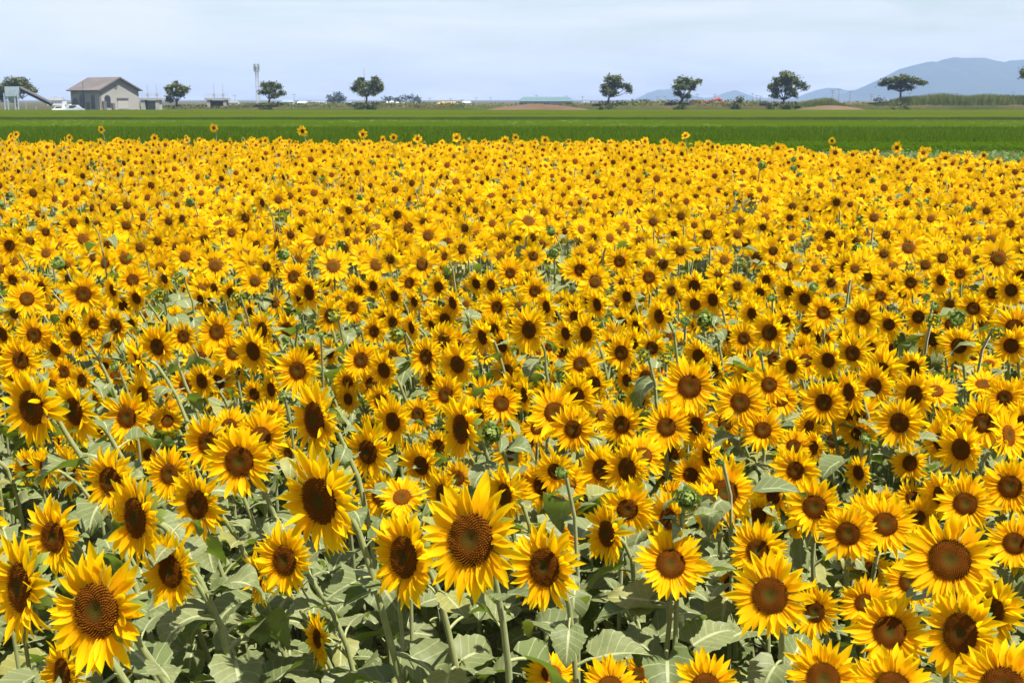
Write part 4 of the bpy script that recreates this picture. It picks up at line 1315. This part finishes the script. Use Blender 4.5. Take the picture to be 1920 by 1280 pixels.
def build_single(h):
    g = np.random.default_rng(int(h['x'] * 13 + h['y'] * 17))
    n, hp, D = h['n'], h['p'], h['Dm']
    bud = h['bud'] is not None
    rim = hp - n * (0.15 if not bud else 0.32) * D
    base = np.array([rim[0] - n[0] * 0.18 + g.normal(0, .04), rim[1] - n[1] * 0.18 + g.normal(0, .05), 0.0])
    lean = (0.05 + 0.42 * max(0, 1 - h['x'] / 900)) * (0.35 + .65 * min(1, h['yaw'] / .7)) + g.normal(0, .04)
    base[0] += lean
    root = empty('budding_sunflower' if bud else 'sunflower', base)
    tag(root, h['label'], 'sunflower', 'sunflowers at the front of the field')
    path = stem_path((0, 0, 0), rim - base, n, 11)
    path[1:-2] += g.normal(0, .004, path[1:-2].shape)
    r0 = 0.0048 + D * 0.018 if not bud else 0.0075
    t = T().tube(path, np.linspace(r0 * 1.25, r0 * 0.8, 11), 8, 0)
    link('stem', t.mesh('stem'), root, M_STEM)
    nl = 8 if h['Z'] < 6 else 6
    a0 = g.uniform(0, 6.28)
    ln_path = len(path) - 1
    for i in range(nl):
        fr = 0.48 + 0.47 * (i + g.uniform(-.3, .3)) / max(1, nl - 1)
        fr = min(fr, 0.93)
        ip = fr * ln_path
        k = int(ip)
        p = path[k] + (path[min(k + 1, ln_path)] - path[k]) * (ip - k)
        size = (0.185 - 0.135 * max(0, (fr - 0.55) / 0.4)) * g.uniform(0.75, 1.2)
        o = link('leaf', ME_LEAF[int(g.integers(0, len(ME_LEAF)))], root, None, p)
        a = a0 + i * 2.4 + g.normal(0, .25)
        o.rotation_euler = Matrix((rotz(a) @ roty(g.normal(0.05, 0.28)) @ rotx(g.normal(0, .25))).tolist()).to_euler()
        sc = max(0.05, size)
        o.scale = (sc, sc * g.uniform(.9, 1.1), sc)
    Mh = basis(n, g.uniform(0, 6.28))
    if bud:
        o = link('flower_bud', ME_BUD[h['bud']], root, None, hp - base)
        o.rotation_euler = Matrix(Mh.tolist()).to_euler()
        o.scale = (D, D, D)
        for i in range(4):
            a = i * 1.6 + g.uniform(0, 1)
            l_ = link('leaf', ME_LEAF[int(g.integers(0, 7))], root, None, path[-2 - i // 2])
            l_.rotation_euler = (0, g.normal(-.2, .3), a)
            l_.scale = (0.05,) * 3
        return
    hd = link('flower_head', ME_HEAD, root, None, hp - base)
    hd.rotation_euler = Matrix(Mh.tolist()).to_euler()
    S = D * 2.525 / h.get('rt', 2.525)
    lm = (h.get('rt', 2.525) / 2.525 * .5 - .198) / .302
    hd.scale = (S, S, S)
    hero = h['D'] >= HERO_D
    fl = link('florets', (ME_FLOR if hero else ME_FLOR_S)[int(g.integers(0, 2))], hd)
    fl['kind'] = 'stuff'
    br = link('bracts', ME_BRACT[int(g.integers(0, 3))], hd)
    br['kind'] = 'stuff'
    br.rotation_euler = (0, 0, g.uniform(0, 6.28))
    if hero:
        for M, i in petal_frames(int(g.integers(54, 64)), g, 1.0 + .25 * g.random(), lm, 0.92 / lm ** .55):
            o = bpy.data.objects.new('petal', ME_PETAL[i])
            col.objects.link(o)
            o.parent = hd
            o.matrix_local = Matrix(M.tolist())
    else:
        o = link('petals', ME_RING[int(g.integers(0, 8))], hd)
        o['kind'] = 'stuff'
        o.rotation_euler = (0, 0, g.uniform(0, 6.28))


for h in ONE:
    build_single(h)

# ------------------------------------------------------------------ the rest of the field: one mass of plants
def plant_head(lod, g):
    t = T()
    if lod == 2:
        for M, i in petal_frames(int(g.integers(44, 52)), g, 1.2):
            t.put(PETALS[i], M, 0, g.random() * .35)
    elif lod == 0:
        for M, i in petal_frames(int(g.integers(34, 42)), g, 1.2):
            t.put(petal_lod(0.185, [.1, -.1, .2, 0][i % 4]), M, 0, g.random() * .35)
    else:
        for M, i in petal_frames(int(g.integers(24, 30)), g, 1.2):
            t.put(petal_lod(0.27, 0, 0, False), M, 0, g.random() * .35)
    t.put(HD[[1, 2, 0][lod]], np.diag([.92, .92, 1, 1]))
    if lod == 2:
        t.put(florets(200, g), np.diag([.92, .92, 1, 1]))
    t.put(cup(12 if lod == 2 else 7 if lod == 0 else 4), np.eye(4))
    if lod == 0:
        t.put(bracts(8, g), np.eye(4))
    return t.arr()


gf = np.random.default_rng(21)
TPL = {q: [plant_head(q, gf) for _ in range(8)] for q in (0, 1, 2)}
def mslot(t):
    return remat(t, {0: 0, 1: 4}).arr()
TBUD = [mslot(bud_piece(gf, op, True)) for op in (0, .1, .7)]
LL = [l.arr() for l in LEAVES_LO]
MID = [leaf(9, gf, d, fo, wv, pe, True).arr() for d, fo, wv, pe in
       ((.45, .2, .05, .45), (.8, .3, .07, .5), (.25, .45, .05, .4), (1.05, .12, .06, .55), (.6, .5, .09, .35), (.15, .25, .06, .5), (.9, .38, .05, .3))]
mass = [[], [], [], [], []]
mass_n = 0


def mput(tpl, A, P, rnd):                            # many copies of one piece: A (k,3,3), P (k,3)
    global mass_n
    if not len(P):
        return
    v, f, u, m, r = tpl
    k = len(P)
    V = np.einsum('kij,nj->kni', A, v) + P[:, None]
    mass[0].append(V.reshape(-1, 3))
    mass[1].append((f[None] + (np.arange(k) * len(v))[:, None, None]).reshape(-1, 3) + mass_n)
    mass[2].append(np.tile(u, (k, 1)))
    mass[3].append(np.tile(m, k))
    mass[4].append((r[None] + rnd[:, None]).ravel())
    mass_n += k * len(v)


def far_edge(X):                                     # the far border of the field
    return np.where(X < 4.5, 38.5 - 0.10 * (X + 14), 36.65 - 1.35 * (X - 4.5) - .35 * np.clip(X - 6, 0, 50))


def pnoise(x, y, s, seed):
    g = np.random.default_rng(seed)
    o = np.zeros_like(x)
    for k in range(6):
        a = g.uniform(0, 6.28)
        f_ = s * g.uniform(.6, 2.2)
        o += np.sin((x * math.cos(a) + y * math.sin(a)) * f_ + g.uniform(0, 6.28))
    return o / 6


sp = 0.27
gx, gy = np.meshgrid(np.arange(-23, 21, sp), np.arange(1.4, 41, sp))
gx[1::2] += sp / 2
X = (gx + gf.uniform(-.42, .42, gx.shape) * sp).ravel()
Y = (gy + gf.uniform(-.42, .42, gx.shape) * sp).ravel()
k = (np.abs(X) < 0.47 * Y + 1.6) & (Y < far_edge(X)) & (gf.random(len(X)) < 0.93 + 0.5 * pnoise(X, Y, 1.1, 5))
X, Y = X[k], Y[k]
Hh = 1.55 + gf.normal(0, .085, len(X)) + 0.10 * pnoise(X, Y, .8, 9)
tall = gf.random(len(X)) < 0.026
Hh[tall] += gf.uniform(.1, .38, tall.sum())
edge = Y > far_edge(X) - 1.2
Dd = np.clip(gf.normal(.25, .04, len(X)), .14, .33)
c_, s_ = math.cos(PITCH), math.sin(PITCH)
dep = Y * c_ + (EYE - Hh) * s_
ppx = CX + F * X / dep
ppy = CY - F * (-(EYE - Hh) * c_ + Y * s_) / dep
inside = (ppx > -25) & (ppx < 1945) & (ppy > 505)
fill = inside & (ppy < 930) & (gf.random(len(X)) < np.clip(0.84 - (ppy - 505) / 640 + 0.12 * (ppx > 960), 0, 1))
Hh[fill] -= 0.07
Dd[fill] *= 0.8
keep = (~inside | fill) & ~((Y < 3.1) & (np.abs(ppx - CX) < 1100))
X, Y, Hh, Dd, tall = X[keep], Y[keep], Hh[keep], Dd[keep], tall[keep]
isb = gf.random(len(X)) < np.where(tall, .25, .05)
yaw = gf.normal(-0.20, .42, len(X)) - np.clip(-X / 30, 0, .3) + (gf.random(len(X)) < .07) * gf.normal(0, 1.3, len(X))
el = gf.normal(.16, .17, len(X)) + (gf.random(len(X)) < .12) * gf.uniform(.2, .8, len(X))
Nn = np.stack([np.sin(yaw) * np.cos(el), -np.cos(yaw) * np.cos(el), np.sin(el)], 1)
P = np.stack([X, Y, Hh], 1)
Bs = np.array([basis(n, r_) for n, r_ in zip(Nn, gf.uniform(0, 6.28, len(X)))])
rest = REST
pr = np.array([h['p'] for h in rest])
P = np.concatenate([P, pr])
Nn = np.concatenate([Nn, [h['n'] for h in rest]])
Dd = np.concatenate([Dd, [h['Dm'] / (.55 if h['bud'] is not None else 1) for h in rest]])
isb = np.concatenate([isb, [h['bud'] is not None for h in rest]])
Bs = np.concatenate([Bs, [basis(h['n'], gf.uniform(0, 6.28)) for h in rest]])
N = len(P)
lod = np.where(P[:, 1] < 14, 0, 1)
lod[(P[:, 1] < 7.5) & (np.abs(P[:, 0]) < .5 * P[:, 1])] = 2
var = gf.integers(0, 8, N)
rnd = gf.random(N)
for l in (0, 1, 2):
    for q in range(8):
        s = (lod == l) & (var == q) & ~isb
        mput(TPL[l][q], Bs[s] * Dd[s, None, None], P[s], rnd[s] * .5)
for q in range(3):
    s = isb & (var % 3 == q)
    mput(TBUD[q], Bs[s] * (Dd[s, None, None] * .55), P[s], rnd[s])
# stems and leaves
for i in range(N):
    hp = P[i] - Nn[i] * .15 * Dd[i] * (2 if isb[i] else 1)
    near_ = P[i, 1] < 15
    b = np.array([hp[0] - Nn[i, 0] * .15, hp[1] - Nn[i, 1] * .15, 0.25])
    pth = stem_path(b, hp, Nn[i], 6 if near_ else 4)
    st = T().tube(pth, .0055 + .014 * Dd[i], 4 if near_ else 3, 3, cap=False).arr()
    mput(st, np.eye(3)[None], np.zeros((1, 3)), rnd[i:i + 1])
for rep in range(5):
    s = (P[:, 1] < 14) | ((P[:, 1] < 22) & (rep < 3)) | np.full(N, rep < 1)
    idx = np.where(s)[0]
    a = gf.uniform(0, 6.28, len(idx))
    zz = P[idx, 2] - gf.uniform(.12, .62, len(idx)) * (1 if rep else .6)
    PP = np.stack([P[idx, 0] - Nn[idx, 0] * .12, P[idx, 1] - Nn[idx, 1] * .12, zz], 1)
    sc = gf.uniform(.10, .19, len(idx))
    A = np.array([rotz(q) @ roty(b_) for q, b_ in zip(a, gf.normal(.05, .3, len(idx)))]) * sc[:, None, None]
    vv = gf.integers(0, 4, len(idx))
    for q in range(4):
        mput(LL[q], A[vv == q], PP[vv == q], gf.random((vv == q).sum()))
mo = link('sunflower_field', make_mesh('sunflower_field', *[np.concatenate(a) for a in mass], smooth=True), None, PLANT)
tag(mo, 'dense mass of yellow sunflowers filling the field up to the green paddies', 'sunflowers', None, 'stuff')
print('mass plants', N, 'tris', len(mo.data.polygons))

# leafy undergrowth between the front plants
mass = [[], [], [], [], []]
mass_n = 0
NU = 7000
uy = 2.3 + 9.0 * gf.random(NU) ** 1.25
ux = (gf.random(NU) * 2 - 1) * (0.47 * uy + .8)
uz = gf.uniform(.15, 1.16, NU)
uz = np.minimum(uz, 1.16 - 0.10 * np.clip(3.2 - uy, 0, 1))
sc = gf.uniform(.10, .19, NU) * np.clip(.55 + uy / 9, .8, 1)
A = np.array([rotz(q) @ roty(b_) @ rotx(c2) for q, b_, c2 in zip(gf.uniform(0, 6.28, NU), gf.normal(.12, .35, NU), gf.normal(0, .3, NU))]) * sc[:, None, None]
vv = gf.integers(0, 7, NU)
for q in range(7):
    s = vv == q
    mput(MID[q], A[s], np.stack([ux, uy, uz], 1)[s], gf.random(s.sum()))
for i in range(420):
    b = np.array([gf.uniform(-1, 1) * 4, gf.uniform(2.4, 10), 0.0])
    if abs(b[0]) > .47 * b[1] + .6:
        continue
    mput(T().tube(np.array([b, b + [gf.normal(0, .03), gf.normal(0, .03), .55], b + [gf.normal(0, .06), gf.normal(0, .06), gf.uniform(.9, 1.15)]]), .011, 5, 3, cap=False).arr(), np.eye(3)[None], np.zeros((1, 3)), gf.random(1))
mo = link('undergrowth', make_mesh('undergrowth', *[np.concatenate(a) for a in mass], smooth=True), None, PLANT)
tag(mo, 'tangle of grey green sunflower leaves under the front flowers', 'leaves', None, 'stuff')
